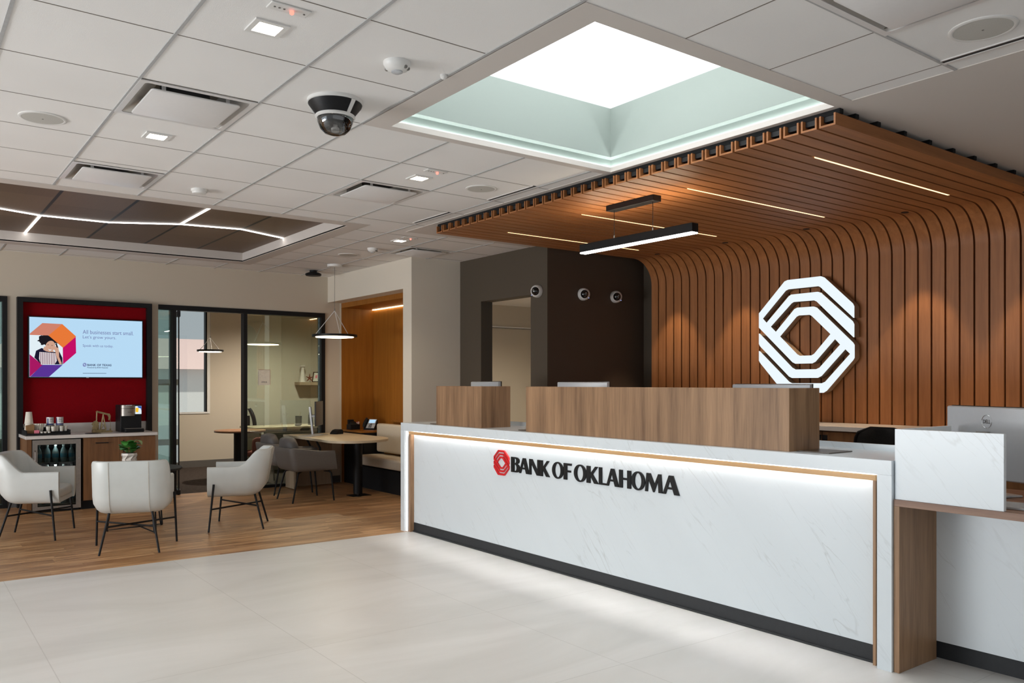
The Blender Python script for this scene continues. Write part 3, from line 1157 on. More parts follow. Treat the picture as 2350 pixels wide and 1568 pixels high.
flat, curve_ = path[:2], path[1:]
for k in range(NS):
    y = SY0 + k * PITCH
    s = obj('slat', MB().loft(slat_rings(y, PITCH - .016, .068, .011, path)), 'slatx', canopy)
    # grain follows the slat: overhead run lengthwise, wall run upright
    s.data.materials.append(M['slat'])
    for p in s.data.polygons:
        if (p.center.x + SX0) > SXW - .2 and p.center.z < SZ - .06:
            p.material_index = 1
for x in (4.25, 4.41, 4.645, 4.945, 5.255, 5.565, 5.865, 6.18, 6.48, 6.77):
    obj('cross_rail', MB().box(x - .02, SY0 - .008, SZ + .068, x + .016, SY1 + .01, CZ - .005), 'blackmatt', canopy)
obj('backing', MB().box(SX0 + .03, SY0 + .02, SZ + .036, 6.87, SY1 - .02, SZ + .066), 'dark', canopy)
obj('wall_backing', MB().box(SXW + .036, SY0 + .02, .02, SXW + .066, SY1 - .02, SZ - .3), 'dark', canopy)
for k in (4, 13, 23, 32):
    y = SY0 + k * PITCH - .0085
    obj('light_strip', MB().box(4.72, y - .008, SZ - .001, 6.48, y + .008, SZ + .02), 'led_warm', canopy, label='warm strip of light between two slats')
for k in (0, 8, 16, 24, 32):
    y = SY0 + (math.floor(k) + .45) * PITCH
    obj('spot_trim', MB().lathe([(.03, SZ + .002), (.03, SZ - .004), (.024, SZ - .004)], (6.84, y, 0), 20), 'black', canopy)
    spot('wall_wash', (6.84, y, SZ - .012), 60, (1.0, 0.78, 0.52), math.radians(56), 0.3, aim=(6.88, y, 0))

# lit emblem on the slat wall
LY0, LY1, LZ0, LZ1 = 5.223, 4.186, 1.366, 2.474
logo = thing('emblem_sign', 'large white glowing interlaced octagon emblem on the slat wall', 'sign', (7.1, 4.7, LZ0))


def logo_loops(f):
    return [[f(u, v) for u, v in LOGO], [f(u, v) for u, v in LOGO_HOLE]]


L2 = logo_loops(lambda u, v: (LY0 + u * (LY1 - LY0), LZ0 + v * (LZ1 - LZ0)))
obj('casing', MB().prism(L2, lambda u, v, d: (d, u, v), 7.075, 7.155), 'taupe', logo, label='taupe return sides')
obj('lit_face', MB().prism(L2, lambda u, v, d: (d, u, v), 7.058, 7.0749), 'logo_face', logo, label='glowing white face')
for (y, z) in ((4.5, 2.43), (4.9, 1.41), (5.19, 1.9), (4.22, 1.75)):
    obj('standoff', MB().box(7.15, y - .012, z - .012, 7.172, y + .012, z + .012), 'black', logo)

# linear pendant over the counter
lp = thing('linear_pendant', 'long black linear pendant lamp hanging from the slats over the reception counter', 'pendant lamp', (4.69, 4.64, SZ))
obj('canopy', MB().box(4.645, 4.40, SZ - .045, 4.735, 4.92, SZ), 'black', lp, bev=.003)
obj('housing', MB().box(4.65, 4.02, 2.562, 4.72, 5.25, 2.628), 'black', lp, bev=.003)
obj('uplight', MB().box(4.665, 4.08, 2.6281, 4.705, 5.19, 2.630), 'led_up', lp, label='warm uplight along the top')
obj('diffuser', MB().box(4.654, 4.024, 2.552, 4.716, 5.246, 2.5625), 'led_bar', lp, label='white glowing underside')
for y in (4.44, 4.865):
    obj('cable', MB().tube([(4.685, y, 2.628), (4.685, y, SZ - .045)], .0025, 6), 'black', lp)
    obj('cable_grip', MB().lathe([(.006, 2.628), (.006, 2.655)], (4.685, y, 0), 10), 'chrome', lp)


# ring pendant
def ring_pendant(name, c, r, apex, label, group, ceil=CZ):
    x, y, z = c
    t = thing(name, label, 'pendant lamp', (x, y, z), group=group)
    k = r / .29
    obj('ring', MB().lathe([(r, z), (r, z + .028), (r - .05 * k, z + .028), (r - .05 * k, z)], (x, y, 0), 48, cap=False).lathe([(r, z), (r - .05 * k, z)], (x, y, 0), 48, cap=False), 'black', t)
    obj('diffuser', MB().lathe([(r - .045 * k, z - .003), (r - .05 * k, z - .008), (.01, z - .008)], (x, y, 0), 48), 'led_ring', t, label='warm glowing disc')
    obj('top_disc', MB().lathe([(r - .05 * k, z + .012), (.01, z + .014)], (x, y, 0), 48), 'black', t)
    for q in range(3):
        a = 2 * PI * q / 3 + .35
        obj('cable', MB().tube([(x + (r - .03) * math.cos(a), y + (r - .03) * math.sin(a), z + .028), (x, y, apex)], .004, 6), 'white', t)
    obj('cord', MB().tube([(x, y, apex), (x, y, ceil - .03)], .0025, 6), 'duct', t)
    obj('coupling', MB().lathe([(.006, apex - .01), (.006, apex + .03)], (x, y, 0), 10), 'duct', t)
    obj('canopy', MB().lathe([(.095, ceil), (.095, ceil - .025), (.09, ceil - .032)], (x, y, 0), 32), 'white', t)
    return t


ring_pendant('ring_pendant', (4.613, 10.0, 2.06), .29, 2.40, 'black ring pendant lamp glowing over the ash consulting table', 'ring pendants')
ring_pendant('ring_pendant', (4.02, 13.3, 1.955), .20, 2.17, 'smaller black ring pendant lamp seen through the glass over the round office table', 'ring pendants')


# wall cameras
def wall_camera(loc, rz, label, s=1):
    t = thing('wall_camera', label, 'camera', loc, rz, group='white dome cameras on the dark walls')
    obj('base', MB().lathe([(.07, 0), (.072, -.02), (.07, -.035)], seg=32, axis='y'), 'white', t, world=False)
    m = MB().blob((0, -.033, 0), (.07, .062, .07), 28, 16)
    obj('shell', m, 'white', t, world=False)
    m = MB().blob((-s * .022, -.060, -.003), (.047, .048, .049), 24, 14)
    obj('dome', m, 'smoked', t, world=False, label='glossy black dome lens')
    obj('eye', MB().blob((-s * .030, -.1015, .004), (.014, .007, .014), 12, 8), 'greyfab', t, world=False)
    obj('led', MB().blob((s * .03, -.078, -.045), (.006, .005, .004), 8, 6), 'blue_led', t, world=False)
    return t


wall_camera((5.788, 7.22, 2.484), -PI / 2, 'white dome camera beside the top of the dark doorway', -1)
wall_camera((6.304, 7.068, 2.47), 0, 'white dome camera on the brown wall, nearer the doorway corner')
wall_camera((6.811, 7.068, 2.472), 0, 'white dome camera on the brown wall, nearer the slat wall')

# ================================================================== RECEPTION COUNTER
XC = 4.03
rc = thing('reception_counter', 'long white marble reception counter with a black company sign on its front', 'counter', (XC, 4.7, 0))
CT = 1.067
b = MB()
b.box(XC, 2.185, .992, XC + .02, 7.21, CT)                  # fascia band
b.box(XC + .02, 2.185, CT - .02, 4.62, 7.21, CT)            # top
obj('countertop', b, 'marble', rc, bev=.0015)
obj('end_panel', MB().box(XC, 7.137, 0, 4.62, 7.21, .992).box(XC + .02, 7.137, .99, 4.62, 7.21, 1.047), 'marble', rc)
obj('end_panel', MB().box(XC, 2.185, 0, 4.62, 2.262, .992).box(XC + .02, 2.185, .99, 4.62, 2.262, 1.047), 'marble', rc)
obj('front_panel', MB().box(4.10, 2.30, .092, 4.12, 7.07, .985), 'marble', rc)
obj('toe_kick', MB().box(4.097, 2.285, .004, 4.12, 7.07, .09), 'kick', rc, bev=.002)
obj('kick_lip', MB().box(4.085, 2.285, 0, 4.10, 7.07, .012), 'kick', rc)
WX = 4.058
obj('wood_trim', MB().box(WX, 2.285, .955, WX + .014, 7.10, .984), 'oaktrim', rc, bev=.002, label='light oak trim, lit from above')
obj('jamb_trim', MB().box(WX, 7.07, 0, 4.12, 7.10, .955), 'walnut', rc)
obj('jamb_trim', MB().box(WX, 2.285, 0, 4.12, 2.30, .955), 'walnut', rc)
obj('cove_back', MB().box(WX + .062, 2.285, .975, WX + .068, 7.1, 1.04), 'white', rc)
obj('light_strip', MB().box(4.087, 2.31, .994, 4.097, 7.06, .996), 'led_neutral', rc, label='white light strip washing the front panel')
obj('trim_light', MB().box(XC + .0205, 2.31, 1.004, XC + .0265, 7.09, 1.006), 'led_trim', rc, label='warm light strip above the oak trim')
obj('jamb_light', MB().box(4.046, 7.103, .004, 4.05, 7.134, .985), 'led_jamb', rc, label='bright white upright light strip')
obj('carcass', MB().box(4.125, 2.27, 0, 4.60, 7.13, 1.04), 'offwhite', rc)
obj('back_upstand', MB().box(4.60, 2.185, CT, 4.62, 7.21, CT + .035), 'marble', rc)

# sign: emblem and raised letters
sg = thing('counter_sign', 'raised black BANK OF OKLAHOMA lettering with a red emblem on the marble counter front', 'sign', (4.09, 4.68, .72))
PXF = 4.10
EM = logo_loops(lambda u, v: (5.712 + u * (5.497 - 5.712), .684 + v * (.895 - .684)))
obj('emblem', MB().prism(EM, lambda u, v, d: (d, u, v), 4.088, PXF), 'redsign', sg, label='red interlaced octagon emblem')
LET = {
    'B': [[(0, 0), (0, 1), (.5, 1), (.74, .975), (.90, .90), (.95, .78), (.90, .65), (.72, .55), (.90, .48), (1, .35), (1, .2), (.9, .07), (.72, .01), (.55, 0)], [(.36, .61), (.36, .91), (.48, .91), (.58, .86), (.61, .76), (.58, .66), (.48, .61)], [(.36, .09), (.36, .52), (.5, .51), (.62, .44), (.65, .3), (.61, .16), (.5, .09)]],
    'A': [[(0, 0), (.37, 1), (.63, 1), (1, 0), (.70, 0), (.60, .27), (.26, .27), (.17, 0)], [(.30, .38), (.56, .38), (.435, .76)]],
    'N': [[(0, 0), (0, 1), (.30, 1), (.82, .30), (.82, 1), (1, 1), (1, 0), (.76, 0), (.19, .74), (.19, 0)]],
    'K': [[(0, 0), (0, 1), (.31, 1), (.31, .55), (.74, 1), (.95, 1), (.52, .54), (1.0, 0), (.66, 0), (.31, .45), (.31, 0)]],
    'O': [ellipse(.5, .5, .5, .52, 36), ellipse(.5, .5, .26, .43, 36)],
    'F': [[(0, 0), (0, 1), (1, 1), (.97, .87), (.42, .87), (.42, .58), (.90, .58), (.90, .46), (.42, .46), (.42, 0)]],
    'L': [[(0, 0), (0, 1), (.36, 1), (.36, .11), (1, .11), (1, 0)]],
    'H': [[(0, 0), (0, 1), (.29, 1), (.29, .57), (.70, .57), (.70, 1), (1, 1), (1, 0), (.70, 0), (.70, .45), (.29, .45), (.29, 0)]],
    'M': [[(0, 0), (.09, 1), (.31, 1), (.55, .42), (.77, 1), (.93, 1), (1, 0), (.79, 0), (.75, .66), (.53, 0), (.48, 0), (.20, .68), (.14, 0)]],
}
for ch, a, c in (('B', 5.470, 5.352), ('A', 5.362, 5.227), ('N', 5.227, 5.100), ('K', 5.095, 4.970), ('O', 4.939, 4.806), ('F', 4.802, 4.712), ('O', 4.683, 4.546),
                 ('K', 4.542, 4.416), ('L', 4.410, 4.322), ('A', 4.331, 4.206), ('H', 4.202, 4.086), ('O', 4.082, 3.953), ('M', 3.951, 3.794), ('A', 3.790, 3.645)):
    loops = [[(a + u * (c - a), .725 + v * .125) for u, v in l] for l in LET[ch]]
    obj('letter', MB().prism(loops, lambda u, v, d: (d, u, v), 4.0905 if ch != 'L' else 4.0908, PXF), 'black', sg)


# privacy screens in walnut laminate
def privacy(y0, y1, xd, label):
    t = thing('privacy_screen', label, 'counter screen', (4.09, (y0 + y1) / 2, CT), group='walnut counter screens')
    obj('front_panel', MB().box(4.09, y0, CT, 4.118, y1, 1.43), 'walnut', t, bev=.0015)
    obj('side_panel', MB().box(4.118, y0, CT, xd, y0 + .03, 1.43), 'walnut', t, bev=.0015)
    obj('side_panel', MB().box(4.118, y1 - .03, CT, xd, y1, 1.43), 'walnut', t, bev=.0015)


privacy(5.897, 6.639, 4.405, 'short walnut screen on the counter near the dark doorway')
privacy(2.821, 5.266, 4.39, 'long walnut screen standing on the middle of the marble counter')


def pad(x0, y0, x1, y1, label):
    t = obj('counter_mat', MB().box(x0, y0, CT + .001, x1, y1, CT + .006), 'terracotta' if False else 'kickpad')
    tag(t, label, 'mat', 'thin dark mats on the counter')


M['kickpad'] = plain('brown_leatherette', lin(78, 66, 56), 0.35, spec=0.6)
pad(4.12, 6.64, 4.38, 6.80, 'thin dark mat on the marble at the far end of the short walnut screen')
pad(4.13, 5.25, 4.39, 5.42, 'thin dark mat on the marble in the gap between the walnut screens')
pad(4.14, 2.60, 4.37, 2.805, 'thin brown mat on the marble beside the near end of the long walnut screen')


# ------------------------------------------------------------------ monitors (back towards the lobby)
def monitor(loc, rz, label, w=.61, h=.37, z0=.10, group='silver-backed desk monitors', text=True):
    """local frame: the back faces -X, the screen faces +X"""
    t = thing('monitor', label, 'monitor', loc, rz, group=group)
    n = 14
    bend = .028

    def curve(s):
        return bend * (2 * s - 1) ** 2
    rb, rf = [], []
    for q in range(n + 1):
        s = q / n
        y = -w / 2 + s * w
        e = curve(s)
        rb.append([(e - .028, y, z0 + .006), (e - .02, y, z0), (e, y, z0), (e, y, z0 + h), (e - .02, y, z0 + h), (e - .028, y, z0 + h - .006)])
        rf.append([(e, y, z0 - .003), (e + .012, y, z0 - .003), (e + .012, y, z0 + h + .004), (e, y, z0 + h + .004)])
    obj('back_shell', MB().loft(rb), 'silver', t, world=False)
    obj('screen', MB().loft(rf), 'screenoff', t, world=False, label='dark screen edge')
    obj('neck', MB().lathe([(.03, .01), (.027, z0 + h * .62)], (-.055, 0, 0), 20), 'silver', t, world=False)
    obj('neck_cap', MB().lathe([(.031, z0 + h * .62), (.031, z0 + h * .66)], (-.055, 0, 0), 20), 'steel', t, world=False)
    obj('bracket', MB().box(-.056, -.05, z0 + h * .45, -.022, .05, z0 + h * .55), 'silverdk', t, world=False, bev=.003)
    obj('foot', MB().box(-.15, -.12, 0, .08, .12, .012), 'silver', t, world=False, bev=.004)
    if text:
        fn = lambda u, v, d: (d, u, v)
        zc = z0 + h - .075
        b = MB()
        for a0, a1 in ((.15, 1.4), (1.55, 2.95), (3.2, 4.4), (4.6, 6.1)):
            b.tube([(-.0292, .032 * math.cos(a0 + (a1 - a0) * q / 10), zc + .034 * math.sin(a0 + (a1 - a0) * q / 10)) for q in range(11)], .0012, 6)
        obj('ring_mark', b, 'chrome', t, world=False)
        obj('lettering', text_shape('DELL', lambda u, v, d: (d, u, v), .023, zc - .010, -.023, zc + .010, -.0296, .02), 'greyfab2', t, world=False)
    return t


m0 = monitor((4.60, 1.955, .873), -.40, 'silver-backed curved monitor on the low wooden end of the desk', z0=.085, h=.375)
dup(m0, (4.80, 6.87, 1.012), -.14, 'silver-backed monitor peeking over the short walnut screen', 'silver-backed desk monitors')
dup(m0, (4.78, 5.37, 1.007), .05, 'silver-backed monitor peeking over the long screen below the wall cameras', 'silver-backed desk monitors')
dup(m0, (4.78, 3.45, .990), .02, 'silver-backed monitor peeking over the long screen under the glowing emblem', 'silver-backed desk monitors')

# staff desk behind the counter carrying the monitors
t = thing('staff_desk', 'plain staff desk running behind the tall reception counter', 'desk', (4.9, 4.7, 0))
obj('desk_top', MB().box(4.63, 2.35, .72, 5.25, 7.05, .75), 'walnuty', t)
obj('side_panel', MB().box(4.66, 7.0, 0, 5.22, 7.03, .72), 'cab', t)
obj('side_panel', MB().box(4.66, 2.36, 0, 5.22, 2.39, .72), 'cab', t)
for y, z in ((6.81, 1.01), (5.36, 1.005), (3.47, .988)):
    r = thing('monitor_riser', {6.81: 'monitor stand behind the short walnut screen', 5.36: 'monitor stand behind the far half of the long walnut screen', 3.47: 'monitor stand behind the near half of the long walnut screen'}[y], 'stand', (4.78, y, .75), group='monitor risers')
    obj('shelf', MB().box(4.635, y - .2, z - .02, 4.98, y + .2, z), 'blackmatt', r)
    obj('side', MB().box(4.635, y - .2, .75, 4.98, y - .18, z - .02), 'blackmatt', r)
    obj('side', MB().box(4.635, y + .18, .75, 4.98, y + .2, z - .02), 'blackmatt', r)

# low accessible desk end
ld = thing('low_desk', 'low desk end with a walnut waterfall frame and white marble panel', 'desk', (4.4, 1.3, 0))
obj('leg_panel', MB().box(4.045, 2.153, 0, 4.425, 2.183, .838), 'walnut', ld, bev=.001)
obj('desk_top', MB().box(4.045, .30, .838, 4.95, 2.183, .872), 'walnuty', ld, bev=.001)
obj('modesty_panel', MB().box(4.425, .30, .095, 4.445, 2.183, .838), 'marble', ld)
obj('toe_kick', MB().box(4.45, .30, 0, 4.47, 2.17, .10), 'kick', ld)
obj('back_panel', MB().box(4.93, .30, 0, 4.95, 2.183, .838), 'cab', ld)
ms = thing('marble_screen', 'white marble privacy panel standing on the low walnut desk', 'counter screen', (4.06, 1.9, .872))
obj('front_panel', MB().box(4.052, 1.668, .8725, 4.077, 2.18, 1.227), 'marble', ms, bev=.001)
obj('return_panel', MB().box(4.077, 2.158, .8725, 4.60, 2.18, 1.227), 'marble', ms, bev=.001)
t = thing('keyboard', 'slim grey keyboard behind the marble panel on the low desk', 'keyboard', (4.2, 1.62, .872))
obj('body', MB().loft([[(4.16, 1.57, .873), (4.30, 1.60, .873), (4.27, 1.80, .873), (4.13, 1.77, .873)], [(4.16, 1.57, .884), (4.30, 1.60, .892), (4.27, 1.80, .892), (4.13, 1.77, .884)]]), 'silverdk', t, bev=.002)
t = obj('mouse_mat', MB().box(4.10, 1.36, .873, 4.34, 1.56, .876), 'blackmatt')
tag(t, 'small black mat at the edge of the low walnut desk', 'mat')
t = thing('paper_tray', 'black paper tray on the low desk behind the keyboard', 'tray', (4.45, 1.6, .872))
obj('tray', MB().box(4.36, 1.40, .873, 4.58, 1.66, .878).box(4.36, 1.40, .878, 4.365, 1.66, .925).box(4.575, 1.40, .878, 4.58, 1.66, .925), 'black', t)
obj('shelf', MB().box(4.36, 1.40, .925, 4.58, 1.66, .935), 'cab', t)

# back counter under the slat wall
bc = thing('back_counter', 'low credenza along the slat wall with a quartz top and walnut doors', 'credenza', (6.85, 2.8, 0))
obj('worktop', MB().box(6.52, .6, 1.043, 7.168, 5.6, 1.083), 'quartz', bc, bev=.002)
obj('body', MB().box(6.60, .6, .10, 7.165, 5.6, 1.043), 'cab', bc)
obj('plinth', MB().box(6.65, .6, 0, 7.165, 5.6, .10), 'black', bc)
ys = [5.583 - .46 * k for k in range(11)]
for k, (a, c) in enumerate(zip(ys, ys[1:])):
    dr = obj('door', MB().box(6.58, c + .003, .11, 6.60, a - .003, 1.03), 'cab', bc, bev=.001)
    y = c + .03 if k % 2 == 0 else a - .03
    obj('pull', MB().box(6.572, y - .022, .955, 6.58, y + .022, 1.0), 'black', dr)
    obj('lock', MB().lathe([(.012, 0), (.012, -.008)], (6.58, y, .935), 14, 'x'), 'teal', dr)


# office chairs behind the counter
def task_chair(loc, rz, label, back=1.14):
    t = thing('office_chair', label, 'office chair', loc, rz)
    rings, fr = [], []
    n = 15
    prof = lambda v: .245 * (1 - abs(2 * v - 1) ** 5) ** .3 * (1 - .08 * v)
    zz = [.60 + (back - .60) * k / n for k in range(n + 1)]
    lean = lambda v: -.02 * math.sin(PI * v * .9) + .09 * v * v
    for k, z in enumerate(zz):
        v = min(max(k / n, .004), .996)
        hw = prof(v)
        rings.append([(lean(v) - .05 * (s * s) + dd, hw * s, z) for dd, seq in ((0, range(-5, 6)), (-.012, range(5, -6, -1))) for s in [q / 5 for q in seq]])
        fr.append((lean(v) - .052, hw, z))
    obj('backrest', MB().loft(rings), 'mesh', t, world=False)
    loop = fr + [(x, -y, z) for x, y, z in fr[::-1]]
    obj('back_frame', MB().tube(loop, .013, 8, loop=True), 'black', t, world=False)
    obj('seat', MB().pillow(-.47, -.24, .45, .02, .24, .54), 'mesh', t, world=False)
    obj('spine', MB().tube([(.06, 0, .9), (.06, 0, .6), (-.05, 0, .46), (-.22, 0, .44)], .022, 8), 'black', t, world=False)
    obj('gas_lift', MB().lathe([(.03, .08), (.03, .45)], (-.22, 0, 0), 16), 'black', t, world=False)
    for q in range(5):
        a = 2 * PI * q / 5
        x, y = -.22 + .29 * math.cos(a), .29 * math.sin(a)
        obj('base_arm', MB().tube([(-.22, 0, .10), (x, y, .075)], [.022, .015], 8), 'black', t, world=False)
        obj('caster', MB().lathe([(.028, -.02), (.028, .02)], (x, y, .028), 14, 'y'), 'black', t, world=False)
    for s in (-1, 1):
        obj('armrest', MB().tube([(-.2, s * .22, .47), (-.2, s * .29, .5), (-.2, s * .29, .66), (-.3, s * .29, .68), (-.08, s * .29, .68)], .014, 8), 'black', t, world=False)
    return t


task_chair((5.55, 3.06, 0), PI, 'black mesh office chair behind the marble reception counter', 1.14)


# ================================================================== LOBBY ARMCHAIRS
def smooth(a, b, x):
    x = max(0.0, min(1.0, (x - a) / (b - a)))
    return x * x * (3 - 2 * x)


def u_path(hw, front, back, rad, n_side=16, n_arc=12):
    """outer plan of a tub chair from the front right round the back to the front left: (x, y, nx, ny)"""
    out = []
    for k in range(n_side + 1):
        out.append((hw, front + (back + rad - front) * k / n_side, 1, 0))
    for k in range(1, n_arc + 1):
        a = -PI / 2 * k / n_arc
        out.append((hw - rad + rad * math.cos(a), back + rad + rad * math.sin(a), math.cos(a), math.sin(a)))
    m = 14
    for k in range(1, m):
        out.append((hw - rad - 2 * (hw - rad) * k / m, back, 0, -1))
    for k in range(n_arc + 1):
        a = -PI / 2 - PI / 2 * k / n_arc
        out.append((-hw + rad + rad * math.cos(a), back + rad + rad * math.sin(a), math.cos(a), math.sin(a)))
    for k in range(1, n_side + 1):
        out.append((-hw, back + rad + (front - back - rad) * k / n_side, -1, 0))
    return out


def tub_shell(hw, front, back, rad, thick, zb, arm, top, y_lo, y_hi, lean, tuck, slant=0.0, crown=0.012):
    mb = MB()
    rings = []
    for x, y, nx, ny in u_path(hw, front, back, rad):
        zt = arm + (top - arm) * smooth(y_lo, y_hi, y)
        bk = max(0.0, min(1.0, (front - y) / (front - back)))

        def off(z):
            h = max(0.0, (z - zb) / (top - zb))
            return -tuck * (1 - min(1, h / .28)) ** 2 * (0.45 + 0.55 * bk) , -lean * h * smooth(front - .15, back + .05, y)
        prof = []
        for z, d in ((zb, .6), (zb + .012, .15), (zb + .04, 0), (zb + .09, 0), (zb + .15, 0), (zb + .15 + (zt - zb - .15) * .5, 0), (zt - crown * 1.4, 0), (zt - crown * .4, .12), (zt, .32)):
            o, l = off(z)
            prof.append((o - d * thick, z, l))
        for z, d in ((zt, .68), (zt - crown * .4, .88), (zt - crown * 1.4, 1), ((zb + zt) / 2, 1), (zb + .06, 1), (zb, .95)):
            o, l = off(z)
            prof.append((o - d * thick, z, l))
        sl = slant * smooth(.02, front, y)
        rings.append([(x + nx * o, y + ny * o + l + sl * (1 - (z - zb) / (arm - zb)), z) for o, z, l in prof])
    mb.loft(rings)
    return mb


def lobby_chair(loc, rz, label):
    t = thing('armchair', label, 'armchair', loc, rz, group='white lobby armchairs')
    obj('shell', tub_shell(.31, .27, -.245, .17, .045, .335, .632, .80, .0, -.15, .085, .075), 'leather', t, world=False)
    b = MB()
    rings = []
    for z, e in ((.335, .04), (.345, .0), (.37, .0), (.38, .02)):
        rings.append([(x - nx * (.05 + e), y - ny * (.05 + e), z) for x, y, nx, ny in u_path(.30, .255, -.20, .15)])
    b.loft(rings)
    obj('seat_base', b, 'leather', t, world=False)
    obj('seat_cushion', MB().pillow(-.262, -.20, .37, .262, .268, .475, 6.0), 'leather', t, world=False)
    # upright seams on the back and a piped rim
    for sx in (-.155, .155):
        pts = []
        for k in range(13):
            z = .35 + (.792 - .35) * k / 12
            h = (z - .335) / .465
            o = -.075 * (1 - min(1, h / .28)) ** 2
            pts.append((sx, -.2465 - o - .085 * h, z))
        obj('seam', MB().tube(pts, .0022, 6), 'piping', t, world=False)
    for s in (-1, 1):
        obj('leg', MB().tube([(s * .318, .205, .465), (s * .335, .25, .0)], [.011, .009], 10), 'black', t, world=False)
        obj('leg', MB().tube([(s * .17, -.165, .345), (s * .235, -.255, .0)], [.011, .009], 10), 'black', t, world=False)
        obj('stretcher', MB().tube([(s * .328, .228, .225 + s * .004), (-s * .194, -.198, .225 + s * .004)], .0085, 8), 'black', t, world=False)
    return t


def face(dx, dy):
    return math.atan2(-dx, dy)


a1 = lobby_chair((1.70, 7.82, 0), face(.33, .94), 'white leather armchair with its back to the room, in front of the round side table')
dup(a1, (1.105, 9.06, 0), face(.92, -.38), 'white leather armchair in front of the drinks fridge, facing the side table')
dup(a1, (2.84, 8.42, 0), face(-.90, .43), 'white leather armchair nearest the grey consulting chairs, seen side-on')

# round side table with a leafy plant
st = thing('side_table', 'small round black side table with thin metal legs between the white armchairs', 'side table', (1.97, 8.78, 0))
obj('top', MB().lathe([(.38, .592), (.39, .60), (.39, .612), (.385, .617)], (1.97, 8.78, 0), 56), 'black', st)
for k, a in enumerate((2.79, 4.95, .62)):
    fx, fy = 1.97 + .30 * math.cos(a), 8.78 + .30 * math.sin(a)
    tx, ty = 1.97 + .22 * math.cos(a), 8.78 + .22 * math.sin(a)
    px, py = -math.sin(a) * .03, math.cos(a) * .03
    obj('leg', MB().tube([(tx + px, ty + py, .592), (fx + px * .3, fy + py * .3, .012), (1.97, 8.78, .035), (fx - px * .3, fy - py * .3, .012), (tx - px, ty - py, .592)], .008, 8), 'black', st)
    obj('foot', MB().lathe([(.012, 0), (.012, .012)], (fx, fy, 0), 12), 'black', st)

pp = thing('potted_plant', 'leafy green plant in a white faceted pot on the round side table', 'plant', (1.875, 8.80, .617))
c = (1.875, 8.80, .617)
n = 8
b = MB()
rr = [(.055, 0, 0), (.073, .045, .5), (.068, .09, 0), (.074, .13, .5), (.070, .15, .5)]
rings = [[(c[0] + r * math.cos(2 * PI * (k + s) / n), c[1] + r * math.sin(2 * PI * (k + s) / n), c[2] + h) for k in range(n)] for r, h, s in rr]
b.loft(rings)
obj('pot', b, 'pot', pp, smooth=False)
b = MB()
for (r0, r1) in zip(rings, rings[1:-1]):
    for k in range(n):
        b.tube([Vector(r0[k]) * 1.0, Vector(r1[k])], .0025, 5)
obj('pot_ridges', b, 'potseam', pp)
obj('soil', MB().lathe([(.064, .151), (.02, .156)], c, 16), 'soil', pp)


def leaf_at(mb, p, d, size, fold=.2):
    d = Vector(d).normalized()
    s = d.cross(Vector((0, 0, 1)))
    s = s.normalized() if s.length > .05 else Vector((1, 0, 0))
    u = s.cross(d).normalized()
    p = Vector(p)
    N = 7
    L, C, R = [], [], []
    for k in range(N):
        v = k / (N - 1)
        w = size * .60 * math.sin(PI * min(1, v * .93 + .06)) ** .75
        q = p + d * (size * v) + u * (size * .18 * math.sin(PI * v) - size * .2 * v * v)
        C.append(mb.bm.verts.new(q - u * size * fold * .3 * math.sin(PI * v)))
        L.append(mb.bm.verts.new(q + s * w))
        R.append(mb.bm.verts.new(q - s * w))
    for k in range(N - 1):
        mb.bm.faces.new((L[k], C[k], C[k + 1], L[k + 1]))
        mb.bm.faces.new((C[k], R[k], R[k + 1], C[k + 1]))


rnd = random.Random(5)
for k in range(34):
    a = rnd.uniform(0, 2 * PI)
    e = rnd.uniform(.25, 1.3)
    r = rnd.uniform(.02, .075)
    h = rnd.uniform(.02, .085)
    p = (c[0] + r * math.cos(a), c[1] + r * math.sin(a), c[2] + .15 + h)
    b = MB()
    leaf_at(b, p, (math.cos(a) * math.cos(e), math.sin(a) * math.cos(e), math.sin(e) * .8), rnd.uniform(.05, .072))
    b.tube([(c[0] + .02 * math.cos(a), c[1] + .02 * math.sin(a), c[2] + .15), p], .0018, 5)
    obj('leaf', b, 'leaf', pp)
b = MB()
leaf_at(b, (c[0] + .075, c[1] - .02, c[2] + .275), (.5, -.3, -.5), .06)
b.tube([(c[0] + .02, c[1], c[2] + .15), (c[0] + .05, c[1] - .01, c[2] + .25), (c[0] + .075, c[1] - .02, c[2] + .275)], .0015, 5)
obj('leaf', b, 'leafpale', pp)

# ================================================================== COFFEE BAR
fr = thing('display_frame', 'black framed red display panel behind the coffee bar', 'wall panel', (1.9, YB, 0))
obj('backing', MB().box(1.20, YB - .03, .2, 2.62, YB, 2.44), 'red', fr, label='red fabric panel')
obj('jamb', MB().box(1.166, YB - .10, 0, 1.225, YB, 2.41), 'black', fr)
obj('jamb', MB().box(2.585, YB - .10, 0, 2.645, YB, 2.41), 'black', fr)
obj('head', MB().box(1.166, YB - .10, 2.41, 2.645, YB, 2.465), 'black', fr)

tv = thing('television', 'wide wall television showing a bank advert on the red panel', 'television', (1.908, YB - .03, 1.5))
TX0, TX1, TZ0, TZ1 = 1.288, 2.527, 1.53, 2.236
YS = 11.155
obj('housing', MB().box(TX0 - .012, YS, TZ0 - .014, TX1 + .012, YB - .032, TZ1 + .012), 'black', tv, bev=.003)


def tvp(u, v, d):
    return (TX0 + u * (TX1 - TX0), YS - .001 - d, TZ0 + v * (TZ1 - TZ0))


